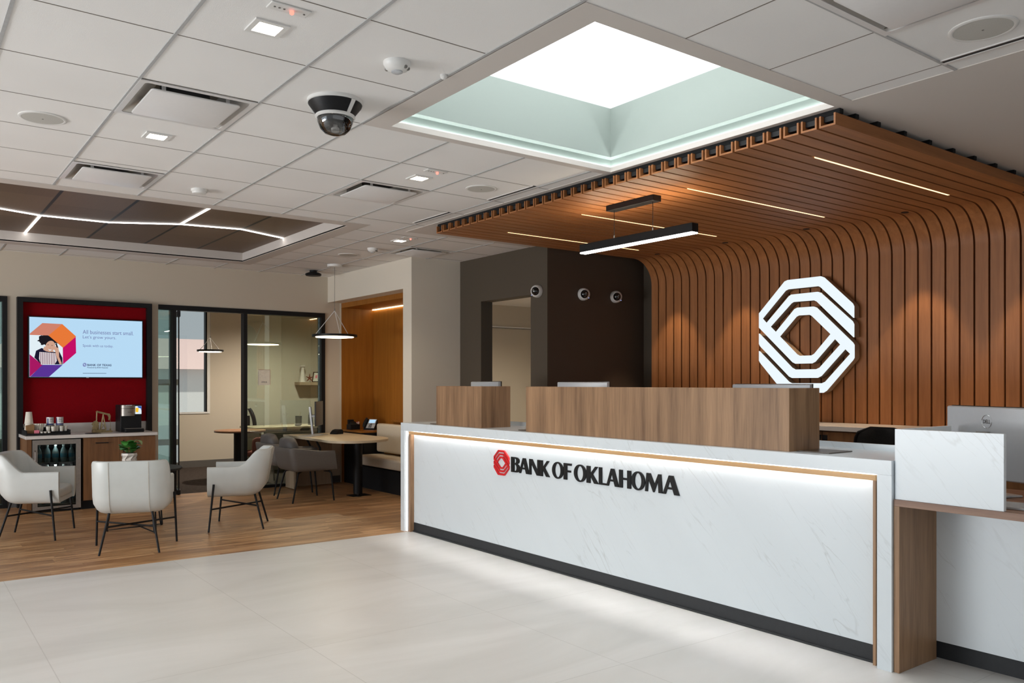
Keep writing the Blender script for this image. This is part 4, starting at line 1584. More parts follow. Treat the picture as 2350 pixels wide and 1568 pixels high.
obj('screen', MB().box(TX0, YS - .001, TZ0, TX1, YS + .002, TZ1), 'tv_bg' if False else 'screen_blue', tv) if False else None
for nm, col, st_ in (('screen_blue', (.50, .74, .95), .95), ('scr_salmon', (.62, .22, .15), 1), ('scr_orange', (.80, .19, .04), 1), ('scr_magenta', (.55, .005, .13), 1), ('scr_purple', (.10, .035, .30), 1),
                     ('scr_plum', (.38, .01, .12), 1), ('scr_white', (.80, .90, .95), .95), ('scr_skin', (.62, .36, .26), 1), ('scr_hair', (.012, .010, .014), 1), ('scr_shirt', (.012, .010, .03), 1), ('scr_apron', (.75, .70, .72), 1),
                     ('scr_stripe', (.16, .05, .08), 1), ('scr_text', (.16, .18, .38), 1), ('scr_ink', (.02, .03, .10), 1)):
    M[nm] = glow(nm, col, st_)
obj('screen', MB().box(TX0, YS - .001, TZ0, TX1, YS + .002, TZ1), 'screen_blue', tv, label='pale blue lit screen')


def uv(px, py):
    top = 358 + (px - 308) * .0297
    return ((px - 308) / 1144, (965 - py) / (965 - top))


art = obj('advert', MB().prism([[uv(*q) for q in ((312, 540), (490, 545), (630, 668), (630, 840), (430, 840), (312, 738))]], tvp, .0002, .0004), 'scr_white', tv)


def scr(nm, m, loops, d):
    return obj(nm, MB().prism([[uv(*q) for q in l] for l in loops], tvp, d, d + .0003), m, art)


scr('salmon_block', 'scr_salmon', [[(312, 528), (432, 420), (625, 428), (490, 545), (312, 541)]], .0006)
scr('orange_block', 'scr_orange', [[(625, 428), (762, 552), (632, 668), (490, 545)]], .0007)
scr('magenta_block', 'scr_magenta', [[(758, 556), (762, 720), (632, 836), (630, 668)]], .0006)
scr('purple_block', 'scr_purple', [[(430, 843), (627, 843), (495, 964), (316, 964)]], .0006)
scr('plum_block', 'scr_plum', [[(310, 736), (432, 843), (316, 962), (310, 962)]], .0007)
el = lambda cx, cy, rx, ry, n=28, ro=0.0: [(cx + rx * math.cos(t) * math.cos(ro) - ry * math.sin(t) * math.sin(ro), cy + rx * math.cos(t) * math.sin(ro) + ry * math.sin(t) * math.cos(ro)) for t in [2 * PI * k / n for k in range(n)]]
scr('shirt', 'scr_shirt', [[(355, 770), (372, 700), (425, 672), (470, 690), (540, 712), (595, 705), (626, 770), (628, 838), (570, 838), (420, 838), (385, 800)]], .0008)
scr('neck', 'scr_skin', [[(450, 655), (530, 690), (545, 712), (470, 706), (440, 690)]], .0010)
wav = [(485 + (92 + 8 * math.sin(9 * t) + 5 * math.sin(17 * t + 1)) * math.cos(t), 590 + (58 + 6 * math.sin(8 * t + 2) + 4 * math.sin(15 * t)) * math.sin(t)) for t in [2 * PI * k / 60 for k in range(60)]]
wav = [(x, max(y, 544 if x < 492 else 546 + (x - 492) * .86)) for x, y in wav]
scr('hair', 'scr_hair', [wav], .0012)
scr('face', 'scr_skin', [el(508, 655, 46, 58, 28, .35)], .0014)
scr('smile', 'scr_white', [[(488, 680), (505, 690), (520, 684), (512, 698), (498, 698)]], .0018)
for x, y in ((487, 640), (525, 646)):
    scr('eye', 'scr_hair', [[(x - 10, y), (x, y - 4), (x + 10, y + 1), (x, y + 2)]], .0018)
scr('nose', 'scr_plum', [[(497, 668), (507, 672), (514, 668), (506, 674)]], .0018)
scr('apron', 'scr_apron', [[(405, 712), (560, 722), (572, 800), (548, 840), (418, 840), (400, 780)]], .0010)
for k in range(9):
    x = 414 + 17 * k
    scr('apron_stripe', 'scr_stripe', [[(x, 714 + k), (x + 6, 714 + k), (x + 4, 839), (x - 2, 839)]], .0013)
scr('forearm', 'scr_skin', [[(552, 690), (578, 672), (592, 690), (594, 760), (622, 830), (600, 836), (572, 770)]], .0014)
scr('hand', 'scr_skin', [el(566, 676, 22, 26, 20, .3)], .0016)
scr('phone', 'scr_hair', [[(556, 628), (570, 622), (584, 664), (572, 670)]], .0018)


def scr_text(nm, body, x0, y0, x1, y1, m='scr_text', bold=0.0):
    u0, v0 = uv(x0, y1)
    u1, v1 = uv(x1, y1)[0], uv(x0, y0)[1]
    return obj(nm, text_shape(body, tvp, u0, v0, u1, v1, .0008, bold), m, tv)


scr_text('text_line', 'All businesses start small.', 829, 484, 1358, 524)
scr_text('text_line', 'Let\u2019s grow yours.', 829, 540, 1172, 580)
scr_text('subline', 'Speak with us today.', 829, 630, 1142, 664)
scr_text('bank_name', 'BANK OF TEXAS', 875, 830, 1124, 852, 'scr_ink', .02)
scr_text('tagline', 'Powered by BOK Financial', 875, 861, 1086, 876, 'scr_ink', .02)
e0 = uv(829, 858)
e1 = uv(866, 821)
EL = logo_loops(lambda u, v: (e0[0] + u * (e1[0] - e0[0]), e0[1] + v * (e1[1] - e0[1])))
obj('bank_emblem', MB().prism(EL, tvp, .0006, .0009), 'scr_purple', tv)
obj('rule', MB().prism([[uv(829, 923), uv(1070, 923), uv(1070, 927), uv(829, 927)]], tvp, .0006, .0009), 'scr_ink', tv)
obj('badge', MB().box(1.89, YS - .002, TZ0 - .011, 1.92, YS, TZ0 - .004), 'silver', tv)

# cabinet run
KY = 10.57
KZ = .83
cb = thing('coffee_cabinet', 'walnut coffee bar cabinet with a white quartz top under the television', 'cabinet', (1.9, 10.9, 0))
obj('worktop', MB().box(1.18, KY - .025, KZ, 2.565, YB - .03, KZ + .036), 'quartz', cb, bev=.002)
obj('backsplash', MB().box(1.225, YB - .045, KZ + .036, 2.585, YB - .03, KZ + .145), 'quartz', cb)
obj('end_panel', MB().box(1.195, KY, 0, 1.243, YB - .03, KZ), 'cab', cb)
obj('carcass', MB().box(1.76, KY + .02, .10, 2.545, YB - .03, KZ), 'cab', cb)
obj('plinth', MB().box(1.74, KY + .05, 0, 2.545, YB - .03, .10), 'black', cb)
d1 = obj('door', MB().box(1.765, KY, .105, 2.147, KY + .02, KZ - .008), 'cab', cb, bev=.001)
d2 = obj('door', MB().box(2.151, KY, .105, 2.545, KY + .02, KZ - .008), 'cab', cb, bev=.001)
obj('handle', MB().box(1.89, KY - .028, .758, 2.022, KY - .018, .768).box(1.89, KY - .02, .758, 1.90, KY, .768).box(2.012, KY - .02, .758, 2.022, KY, .768), 'black', d1)
obj('handle', MB().box(2.182, KY - .028, .645, 2.192, KY - .018, .785).box(2.182, KY - .02, .645, 2.192, KY, .655).box(2.182, KY - .02, .775, 2.192, KY, .785), 'black', d2)
obj('lock', MB().lathe([(.012, 0), (.012, -.006), (.008, -.009)], (2.19, KY, .60), 16, 'y'), 'teal', d2)
t = obj('grommet', MB().lathe([(.085, 0), (.085, .003), (.072, .005), (.066, .002), (.01, .002)], (1.89, 10.72, KZ + .036), 32), 'black')
tag(t, 'flat round black ring set in the quartz coffee bar top', 'grommet')

# undercounter drinks fridge
fg = thing('drinks_fridge', 'undercounter glass-front fridge with a steel frame at the left end of the coffee bar', 'fridge', (1.49, 10.9, 0))
FX0, FX1 = 1.25, 1.735
b = MB()
b.box(FX0, KY + .03, .04, FX0 + .02, 11.15, KZ - .006)
b.box(FX1 - .02, KY + .03, .04, FX1, 11.15, KZ - .006)
b.box(FX0, 11.13, .04, FX1, 11.15, KZ - .006)
b.box(FX0, KY + .03, KZ - .03, FX1, 11.13, KZ - .006)
b.box(FX0, KY + .03, .04, FX1, 11.13, .07)
obj('body', b, 'blackmatt', fg)
dr = obj('door', MB().box(FX0, KY - .005, .03, FX0 + .05, KY + .025, KZ - .012).box(FX1 - .05, KY - .005, .03, FX1, KY + .025, KZ - .012)
         .box(FX0 + .05, KY - .005, KZ - .065, FX1 - .05, KY + .025, KZ - .012).box(FX0 + .05, KY - .005, .03, FX1 - .05, KY + .025, .07), 'steel', fg)
obj('door_glass', MB().box(FX0 + .05, KY + .008, .07, FX1 - .05, KY + .014, KZ - .065), 'fridgeglass', dr)
obj('handle', MB().tube([(FX0 + .025, KY - .005, .70), (FX0 + .025, KY - .035, .69), (FX0 + .025, KY - .035, .38), (FX0 + .025, KY - .005, .37)], .007, 8), 'steel', dr)
obj('lock', MB().lathe([(.008, 0), (.008, -.005)], (1.5, KY - .005, .05), 12, 'y'), 'chrome', dr)
for z in (.60, .20):
    obj('screw', MB().lathe([(.004, 0), (.004, -.003)], (FX1 - .02, KY - .005, z), 8, 'y'), 'chrome', dr)
obj('plinth', MB().box(FX0 + .01, KY + .06, 0, FX1 - .01, 11.1, .04), 'black', fg)
SHZ = [.085, .335, .56]
for z in SHZ:
    obj('shelf', MB().box(FX0 + .02, KY + .04, z - .008, FX1 - .02, 11.1, z), 'steel', fg)
bt = None
for si, z in enumerate(SHZ):
    for k in range(5):
        x = 1.325 + .083 * k
        lab = 'blue-labelled water bottle, %s from the left on the %s fridge shelf' % (('first', 'second', 'third', 'fourth', 'fifth')[k], ('bottom', 'middle', 'top')[si])
        if bt is None:
            bt = thing('water_bottle', lab, 'bottle', (x, KY + .10, z), group='water bottles in the fridge')
            obj('body', MB().lathe([(.03, 0), (.033, .01), (.033, .11), (.026, .14), (.013, .165), (.013, .18)], seg=18), 'bottle', bt, world=False)
            obj('label', MB().lathe([(.0338, .05), (.0338, .095)], seg=18, cap=False), 'bottlelabel', bt, world=False)
            obj('cap', MB().lathe([(.015, .178), (.015, .195)], seg=14), 'white', bt, world=False)
        else:
            dup(bt, (x, KY + .10, z), 0, lab, 'water bottles in the fridge')

KT = KZ + .036
# tray of coffee supplies
ty = thing('supply_tray', 'black tray of coffee supplies on the left of the quartz coffee bar', 'tray', (1.41, 10.85, KT))
b = MB()
b.box(1.20, 10.66, KT, 1.645, 11.06, KT + .008)
b.box(1.20, 10.66, KT + .008, 1.645, 10.67, KT + .024)
b.box(1.405, 10.72, KT + .008, 1.635, 10.83, KT + .036)
b.box(1.20, 11.05, KT + .008, 1.645, 11.06, KT + .075)
b.box(1.20, 10.67, KT + .008, 1.21, 11.05, KT + .055)
b.box(1.635, 10.67, KT + .008, 1.645, 11.05, KT + .055)
obj('tray_body', b, 'blackmatt', ty)
TB = KT + .0085
cp = None
for k in range(3):
    lab = ('lowest white paper cup of the upside-down stack behind the kraft box', 'middle white paper cup of the upside-down stack behind the kraft box', 'topmost white paper cup of the upside-down stack by the black jamb')[k]
    t = thing('paper_cup', lab, 'cup', (1.252, 10.88, TB + (0, .05, .118)[k]), group='stacked paper cups')
    obj('cup', MB().lathe([(.046, 0), (.046, .006), (.044, .008), (.031, .135)], (1.252, 10.88, t.location.z), 28), 'paper', t)
t = thing('kraft_box', 'small open kraft box at the front of the coffee tray', 'box', (1.245, 10.79, TB))
b = MB()
b.loft([[(1.215, 10.75, TB), (1.285, 10.75, TB), (1.285, 10.83, TB), (1.215, 10.83, TB)], [(1.2115, 10.74, TB + .085), (1.292, 10.74, TB + .10), (1.292, 10.83, TB + .115), (1.2115, 10.83, TB + .10)]])
obj('box', b, 'kraft', t)
t = thing('filter_stack', 'stack of white coffee filters beside the kraft box', 'filters', (1.345, 10.84, TB))
obj('holder', MB().lathe([(.035, 0), (.035, .03)], (1.345, 10.84, TB), 20), 'blackmatt', t)
n = 30
b = MB()
b.loft([[(1.345 + (r + .003 * (-1) ** k) * math.cos(2 * PI * k / n), 10.84 + (r + .003 * (-1) ** k) * math.sin(2 * PI * k / n), TB + h) for k in range(n)] for r, h in ((.038, .03), (.045, .05), (.050, .11), (.046, .118), (.03, .116))])
obj('filters', b, 'paper', t)
t = obj('sweetener_box', MB().box(1.285, 10.69, TB, 1.335, 10.72, TB + .05), 'pink', bev=.004)
tag(t, 'pink box of sweetener packets at the front of the coffee tray', 'box')
cr = None
for k in range(3):
    x = 1.36 + .036 * k
    lab = 'small white creamer cup %s on the tray front' % ('nearest the pink box', 'in the middle of three', 'farthest from the pink box')[k]
    if cr is None:
        cr = thing('creamer_cup', lab, 'creamer', (x, 10.70, TB), group='creamer cups')
        obj('cup', MB().lathe([(.011, 0), (.016, .03)], seg=18), 'paper', cr, world=False)
        obj('lid', MB().lathe([(.018, .03), (.018, .033)], seg=18), 'pot', cr, world=False)
    else:
        dup(cr, (x, 10.70, TB), 0, lab, 'creamer cups')


def coffee_can(x, y, rz, label):
    t = thing('coffee_can', label, 'can', (x, y, TB), rz, group='pick me up cans')
    r, h, z0 = .038, .095, .092
    obj('stand', MB().box(-.035, -.03, 0, .035, .03, z0), 'blackmatt', t, world=False)
    bd = obj('body', MB().lathe([(r, z0), (r, z0 + h)], seg=32), 'white', t, world=False)
    obj('band', MB().lathe([(r + .0006, z0 + .006), (r + .0006, z0 + .02)], seg=32, cap=False), 'blueprint', t, world=False)
    b = MB()
    b.loft([[((r + .0006) * math.sin(a), -(r + .0006) * math.cos(a), z0 + .004) for a in [-1.25 + .05 * q for q in range(8)]], [((r + .0006) * math.sin(a), -(r + .0006) * math.cos(a), z0 + h - .012) for a in [-1.25 + .05 * q for q in range(8)]]], closed=False, cap=False)
    obj('side_stripe', b, 'blueprint', t, world=False)
    wrap = lambda u, v, d: ((r + d) * math.sin(u / r), -(r + d) * math.cos(u / r), v)
    obj('lettering', text_shape('PICK', wrap, -.016, z0 + .062, .022, z0 + .078, .0008), 'ink', t, world=False)
    obj('lettering', text_shape('Me Up', wrap, -.024, z0 + .038, .030, z0 + .055, .0008), 'ink', t, world=False)
    obj('rim', MB().lathe([(r + .001, z0 + h - .004), (r + .001, z0 + h), (r - .004, z0 + h)], seg=32), 'silver', t, world=False)


coffee_can(1.468, 10.90, .35, 'blue and white lettered coffee can turned aside, nearer the filter stack')
coffee_can(1.568, 10.90, -.05, 'blue and white lettered coffee can facing out at the end of the tray')
sc = None
for k, (x, y) in enumerate(((1.432, 10.77), (1.480, 10.74), (1.522, 10.79), (1.566, 10.76), (1.610, 10.78))):
    lab = 'tiny white foam cup, %s in the row below the lettered cans' % ('first from the pink box', 'second', 'third and set back', 'fourth', 'last at the tray end')[k]
    if sc is None:
        sc = thing('foam_cup', lab, 'cup', (x, y, TB + .028), group='tiny foam cups')
        obj('cup', MB().lathe([(.018, 0), (.0225, .056), (.0225, .06), (.02, .06), (.017, .01)], seg=20), 'paper', sc, world=False)
        obj('base_ring', MB().lathe([(.0185, .001), (.0188, .006)], seg=20, cap=False), 'silver', sc, world=False)
    else:
        dup(sc, (x, y, TB + .028), 0, lab, 'tiny foam cups')

# oil pump jack figurine
pj = thing('pump_jack_figurine', 'small bronze oil pump jack model beside the coffee machine', 'figurine', (2.03, 10.92, KT))
x, y, z = 2.03, 10.92, KT
obj('base', MB().box(x - .115, y - .04, z, x + .10, y + .04, z + .018).box(x - .115, y - .035, z + .018, x + .03, y + .035, z + .034), 'bronze', pj, bev=.002)
b = MB()
for sx in (-1, 1):
    for sy in (-1, 1):
        b.tube([(x + .005 + sx * .028, y + sy * .022, z + .03), (x + .005, y + sy * .006, z + .215)], .005, 6)
b.tube([(x - .018, y - .02, z + .09), (x + .027, y - .02, z + .09)], .003, 5)
b.tube([(x - .018, y - .019, z + .05), (x + .022, y - .016, z + .10)], .0025, 5)
b.tube([(x + .028, y - .019, z + .05), (x - .012, y - .016, z + .10)], .0025, 5)
obj('samson_post', b, 'bronze', pj)
b = MB()
b.loft([[(px, y - .009, pz), (px, y + .009, pz), (px, y + .009, pz + .022), (px, y - .009, pz + .022)] for px, pz in ((x - .065, z + .238), (x + .065, z + .200))])
obj('walking_beam', b, 'bronze', pj)
hd = [(x + .055, z + .225), (x + .075, z + .222), (x + .085, z + .195), (x + .082, z + .165), (x + .070, z + .14), (x + .062, z + .145), (x + .065, z + .18), (x + .055, z + .195)]
obj('horse_head', MB().prism([hd], lambda u, v, d: (u, d, v), y - .011, y + .011), 'bronze', pj)
obj('polished_rod', MB().tube([(x + .083, y, z + .165), (x + .083, y, z + .018)], .002, 5), 'bronze', pj)
obj('wellhead', MB().lathe([(.010, .018), (.008, .04), (.004, .045)], (x + .083, y, z), 10), 'bronze', pj)
b = MB()
for sy in (-.02, .02):
    b.tube([(x - .065, y + sy, z + .24), (x - .070, y + sy, z + .10)], .003, 5)
b.tube([(x - .068, y - .022, z + .245), (x - .068, y + .022, z + .245)], .006, 6)
obj('pitman_arms', b, 'bronze', pj)
cw = [(x - .118, z + .10), (x - .09, z + .135), (x - .07, z + .14), (x - .045, z + .115), (x - .05, z + .09), (x - .075, z + .075), (x - .105, z + .08)]
for sy in (-.028, .02):
    obj('counterweight', MB().prism([cw], lambda u, v, d: (u, d, v), y + sy, y + sy + .010), 'bronze', pj)
obj('gearbox', MB().box(x - .10, y - .018, z + .034, x - .045, y + .018, z + .095), 'bronze', pj, bev=.006)
obj('flywheel', MB().lathe([(.03, -.02), (.03, -.03)], (x - .09, y, z + .055), 20, 'y'), 'bronze', pj)

# coffee machine
cm = thing('coffee_machine', 'black and steel single-cup coffee machine with a lit screen', 'coffee machine', (2.32, 10.92, KT))
x0, x1, y0, y1, z = 2.19, 2.45, 10.74, 11.08, KT
obj('body', MB().box(x0 + .012, y0 + .05, z, x1 - .012, y1, z + .325), 'black', cm, bev=.006)
obj('drip_tray', MB().box(x0 + .045, y0 - .04, z, x1, y0 + .06, z + .042), 'black', cm, bev=.01)
obj('drip_edge', MB().box(x0 + .045, y0 - .036, z + .042, x1 - .004, y0 + .05, z + .046), 'steel', cm)
b = MB()
rings = []
for zz in (z + .195, z + .325):
    rings.append([(2.282 + .078 * math.sin(a), y0 + .05 - .045 * math.cos(a), zz) for a in [-PI / 2 + PI * q / 16 for q in range(17)]] + [(2.36, y0 + .06, zz), (2.204, y0 + .06, zz)])
b.loft(rings)
obj('brew_head', b, 'steel', cm)
b = MB()
b.loft([[(2.282 + .0795 * math.sin(a), y0 + .05 - .0465 * math.cos(a), zz) for a in [-PI / 2 + PI * q / 16 for q in range(17)]] for zz in (z + .283, z + .287)], closed=False, cap=False)
obj('head_seam', b, 'black', cm)
obj('lever', MB().box(2.25, y0 - .006, z + .318, 2.32, y0 + .03, z + .326), 'chrome', cm, bev=.002)
wrap = lambda u, v, d: (2.282 + (.078 + d) * math.sin(u), y0 + .05 - (.045 + d) * math.cos(u), v)
obj('lettering', text_shape('KEURIG', wrap, -.12, z + .236, .5, z + .246, .0008, .02), 'ink', cm)
sp = obj('screen', MB().box(2.366, y0 + .046, z + .215, 2.436, y0 + .05, z + .312), 'scr_white', cm, label='small lit screen')
M['scr_yellow'] = glow('scr_yellow', (.95, .55, .03), 1.0)
M['scr_blue'] = glow('scr_blue', (.02, .10, .45), 1.0)
obj('screen_blue_area', MB().prism([[(2.39, .310), (2.435, .310), (2.435, .255), (2.425, .285), (2.40, .29)]], lambda u, v, d: (u, d, z + v), y0 + .0452, y0 + .046), 'scr_blue', sp)
obj('screen_mug', MB().prism([[(2.368, .24), (2.398, .236), (2.404, .285), (2.388, .292), (2.368, .288)]], lambda u, v, d: (u, d, z + v), y0 + .0447, y0 + .0452), 'scr_yellow', sp)

# ================================================================== CONSULTING CORNER
tb = thing('consulting_table', 'pale ash consulting table with a rounded end and black column leg', 'table', (4.8, 10.1, 0))
out = [(4.355, 11.12), (4.345, 9.86)]
for k in range(19):
    a = PI + PI / 2 * k / 18
    out.append((4.62 + .285 * math.cos(a), 9.62 + .33 * math.sin(a)))
for k in range(1, 25):
    a = -PI / 2 + (PI / 2) * k / 24
    out.append((4.72 + .52 * math.cos(a), 9.86 + .57 * math.sin(a)))
out += [(5.24, 11.12)]
obj('table_top', MB().prism([out], lambda u, v, d: (u, v, d), .712, .742), 'ash', tb, bev=.003)
obj('end_panel', MB().box(4.38, 11.06, .012, 5.06, 11.09, .712), 'ashv', tb)
obj('end_panel', MB().box(4.38, 10.80, .012, 4.41, 11.06, .712), 'ashv', tb)
obj('column_leg', MB().lathe([(.058, .028), (.058, .712)], (4.82, 9.75, 0), 32), 'black', tb)
obj('leg_plate', MB().box(4.72, 9.68, 0, 4.98, 9.88, .006), 'black', tb)
obj('glide', MB().lathe([(.05, 0), (.05, .008), (.012, .012), (.012, .03)], (4.80, 9.70, 0), 20), 'black', tb)
for yy in (10.55, 10.25):
    obj('brace', MB().tube([(4.46, yy, .712), (4.52, yy, .60), (4.52, yy, .45)], .014, 8), 'black', tb)


def client_chair(loc, rz, label):
    t = thing('guest_chair', label, 'chair', loc, rz, group='grey guest chairs')
    obj('shell', tub_shell(.30, .27, -.26, .07, .04, .378, .622, .668, .15, -.22, .05, .02, slant=.035, crown=.008), 'greyfab', t, world=False)
    obj('seat', MB().pillow(-.262, -.24, .375, .262, .285, .475, 7.0), 'greyfab', t, world=False)
    b = MB()
    b.pillow(-.20, -.075, -.16, .20, .075, .16, 3.2, 36, 18)
    bmesh.ops.transform(b.bm, matrix=Matrix.Translation((0, -.20, .635)) @ Matrix.Rotation(.24, 4, 'X'), verts=b.bm.verts)
    for v in b.bm.verts:
        v.co.y += .008 * math.sin(v.co.x * 40) * math.sin(v.co.z * 30)
    cu = obj('back_cushion', b, 'greyfab2', t, world=False)
    for s in (-1, 1):
        obj('leg', MB().tube([(s * .17, .18, .37), (s * .24, .215, .368), (s * .262, .235, .345), (s * .27, .27, 0)], [.012, .012, .012, .010], 8), 'black', t, world=False)
        obj('leg', MB().tube([(s * .15, -.10, .37), (s * .21, -.165, .36), (s * .225, -.18, .33), (s * .265, -.26, 0)], [.012, .012, .012, .010], 8), 'black', t, world=False)
    return t


g1 = client_chair((4.13, 9.82, 0), -PI / 2 - .02, 'grey armchair with a loose dark cushion at the ash table, nearer the counter')
dup(g1, (4.20, 10.66, 0), -PI / 2 + .03, 'grey armchair with a loose dark cushion behind the other one, nearer the glass')

# table monitor seen from the side
tm = thing('desk_monitor', 'thin monitor on a silver stand seen nearly edge-on on the ash table', 'monitor', (4.74, 10.75, .743), math.atan2(.80, .60) + .04)
obj('foot', MB().box(-.09, -.03, 0, .10, .14, .008), 'silver', tm, world=False, bev=.002)
obj('stand', MB().loft([[(-.03, .085, .008), (.03, .085, .008), (.03, .11, .008), (-.03, .11, .008)], [(-.03, .125, .385), (.03, .125, .385), (.03, .15, .385), (-.03, .15, .385)]]), 'silver', tm, world=False, bev=.002)
obj('arm', MB().box(-.02, .052, .24, .02, .14, .27), 'silverdk', tm, world=False)
b = MB().box(-.12, .03, .12, .38, .052, .46)
obj('panel', b, 'screenoff', tm, world=False, bev=.003)
tl = obj('tablet', MB().loft([[(4.47, 10.40, .743), (4.82, 10.66, .743), (4.70, 10.86, .743), (4.36, 10.60, .743)], [(4.47, 10.40, .748), (4.82, 10.66, .748), (4.70, 10.86, .748), (4.36, 10.60, .748)]]), 'silverdk')
tag(tl, 'thin grey tablet lying flat on the ash table before the monitor', 'tablet')
wd = thing('phone_dock', 'black ribbed wedge-shaped device on the ash table next to the monitor', 'device', (4.98, 10.72, .743))
b = MB()
b.prism([[(-.075, 0), (.065, 0), (.075, .03), (.055, .06), (.02, .068), (-.03, .055), (-.07, .018)]], lambda u, v, d: (4.99 + u * .95 - d * .4, 10.75 + u * .3 + d, .743 + v), -.05, .05)
obj('body', b, 'black', wd)
for k in range(5):
    u = -.055 + .027 * k
    obj('rib', MB().tube([(4.99 + u - d * .4, 10.75 + u * .3 + d, .7455 + h) for d, h in ((-.054, .008), (-.0535, .02 + .006 * k))], .005, 6), 'black', wd)

# bench and shelf in the alcove
bn = thing('bench', 'beige upholstered bench with a black base in the wood alcove', 'bench', (5.5, 9.8, 0))
obj('base', MB().box(5.26, 9.055, 0, 5.78, 10.55, .30), 'blackmatt', bn)
obj('seat', MB().box(5.21, 9.055, .32, 5.78, 10.57, .455), 'bench', bn, bev=.03, seg=4)
obj('backrest', MB().box(5.50, 9.055, .485, 5.62, 10.55, .885), 'bench', bn, bev=.03, seg=4)
obj('back_support', MB().box(5.62, 9.055, .30, 5.80, 10.53, .84), 'niche', bn)
sh = thing('alcove_shelf', 'wood shelf at desk height in the corner of the alcove beside the bench', 'shelf', (5.55, 10.9, 0))
obj('shelf_board', MB().box(5.295, 10.60, .752, 5.80, 11.225, .778), 'niche', sh)
obj('cabinet', MB().box(5.33, 10.60, 0, 5.80, 11.225, .752), 'black', sh)
ZS = .778
og = thing('desk_organiser', 'black desk organiser holding red and white sweets on the alcove shelf', 'organiser', (5.40, 11.06, ZS))
obj('box', MB().box(5.325, 11.0, ZS, 5.475, 11.14, ZS + .075), 'black', og, bev=.004)
obj('tall_pocket', MB().box(5.335, 11.08, ZS + .075, 5.42, 11.14, ZS + .145), 'black', og, bev=.01)
obj('slanted_tray', MB().loft([[(5.335, 11.0, ZS + .075), (5.43, 11.0, ZS + .075), (5.43, 11.08, ZS + .075), (5.335, 11.08, ZS + .075)], [(5.35, 11.02, ZS + .10), (5.42, 11.02, ZS + .10), (5.42, 11.07, ZS + .12), (5.35, 11.07, ZS + .12)]]), 'black', og)
M['cream'] = plain('cream_wrapper', lin(230, 214, 206), 0.3)
M['candy'] = plain('red_candy', lin(170, 30, 36), 0.3)
rn = random.Random(3)
for k in range(12):
    p = (5.455 + rn.uniform(-.025, .025), 11.05 + rn.uniform(-.03, .03), ZS + .085 + .010 * (k // 4))
    t = obj('sweet', MB().blob(p, (.014, .014, .010), 10, 6), 'candy' if k % 2 else 'cream')
    tag(t, 'wrapped peppermint sweet in the heap on the black organiser', 'sweet', 'peppermint sweets')
ph = thing('desk_phone', 'black and silver desk phone with a lit screen on the alcove shelf', 'telephone', (5.57, 10.86, ZS), -1.05)
obj('base', MB().loft([[(-.09, -.05, 0), (.09, -.05, 0), (.09, .07, 0), (-.09, .07, 0)], [(-.09, -.045, .02), (.09, -.045, .02), (.09, .05, .15), (-.09, .05, .15)]]), 'black', ph, world=False)
pl = lambda u, v, d: (u, -.047 + (v / .13) * .097 - d * .8, .02 + v + d * .6)
obj('keypad_plate', MB().prism([[(-.05, .005), (.088, .005), (.088, .06), (-.05, .06)]], pl, .001, .004), 'silver', ph, world=False)
obj('display', MB().prism([[(-.045, .064), (.085, .064), (.085, .128), (-.045, .128)]], pl, .001, .008), 'silver', ph, world=False)
obj('display_glass', MB().prism([[(-.032, .074), (.072, .074), (.072, .120), (-.032, .120)]], pl, .008, .0088), 'screen_blue', ph, world=False, label='pale blue lit display')
for r_ in range(4):
    for c_ in range(3):
        u, v = -.012 + .018 * c_, .012 + .011 * r_
        obj('key', MB().prism([[(u, v), (u + .013, v), (u + .013, v + .007), (u, v + .007)]], pl, .004, .0065), 'black', ph, world=False)
obj('nav_key', MB().prism([ellipse(.02, .058, .014, .008, 16)], pl, .006, .010), 'chrome', ph, world=False)
obj('handset', MB().tube([(-.075, -.062, .04), (-.075, -.05, .075), (-.075, -.02, .12), (-.075, .022, .165)], [.016, .022, .022, .016], 10), 'black', ph, world=False)

# ================================================================== OFFICE BEHIND THE GLASS
t = thing('round_table', 'round wood office table with a black column leg behind the glass', 'table', (4.24, 12.55, 0))
obj('top', MB().lathe([(.365, .712), (.375, .72), (.375, .738), (.37, .742)], (4.24, 12.55, 0), 56), 'table', t)
obj('edge_band', MB().lathe([(.3755, .714), (.3765, .716), (.3755, .722)], (4.24, 12.55, 0), 56, cap=False), 'black', t)
obj('column_leg', MB().lathe([(.075, .01), (.075, .712)], (4.22, 12.55, 0), 28), 'black', t)
obj('base_plate', MB().lathe([(.24, 0), (.24, .012)], (4.22, 12.55, 0), 36), 'black', t)
t = thing('red_chair', 'dusty red upholstered chair behind the glass beside the round table', 'chair', (4.34, 12.02, 0), 0.0)
obj('backrest', MB().pillow(-.11, -.06, .35, .22, .02, .66, 4.0), 'redfab', t, world=False)
obj('seat', MB().pillow(-.16, -.04, .36, .24, .30, .46, 4.0), 'redfab', t, world=False)
for sx in (-.13, .20):
    for sy in (-.02, .26):
        obj('leg', MB().tube([(sx, sy, .37), (sx * 1.1, sy * 1.05, 0)], .010, 8), 'black', t, world=False)
t = thing('office_desk', 'long office desk with a dark front behind the right glass pane', 'desk', (5.6, 13.2, 0))
obj('desk_top', MB().box(4.62, 12.95, .715, 7.2, 13.7, .745), 'ash', t, bev=.002)
obj('front_panel', MB().box(4.78, 13.0, .05, 7.15, 13.02, .715), 'greyfab', t)
obj('end_panel', MB().box(4.70, 13.0, 0, 4.73, 13.66, .715), 'ashv', t)
task_chair((4.92, 13.95, 0), 2.79, 'black office chair behind the desk in the glazed office', 1.02)
t = thing('office_phone', 'dark desk phone on the desk in the glazed office', 'telephone', (5.78, 13.3, .745))
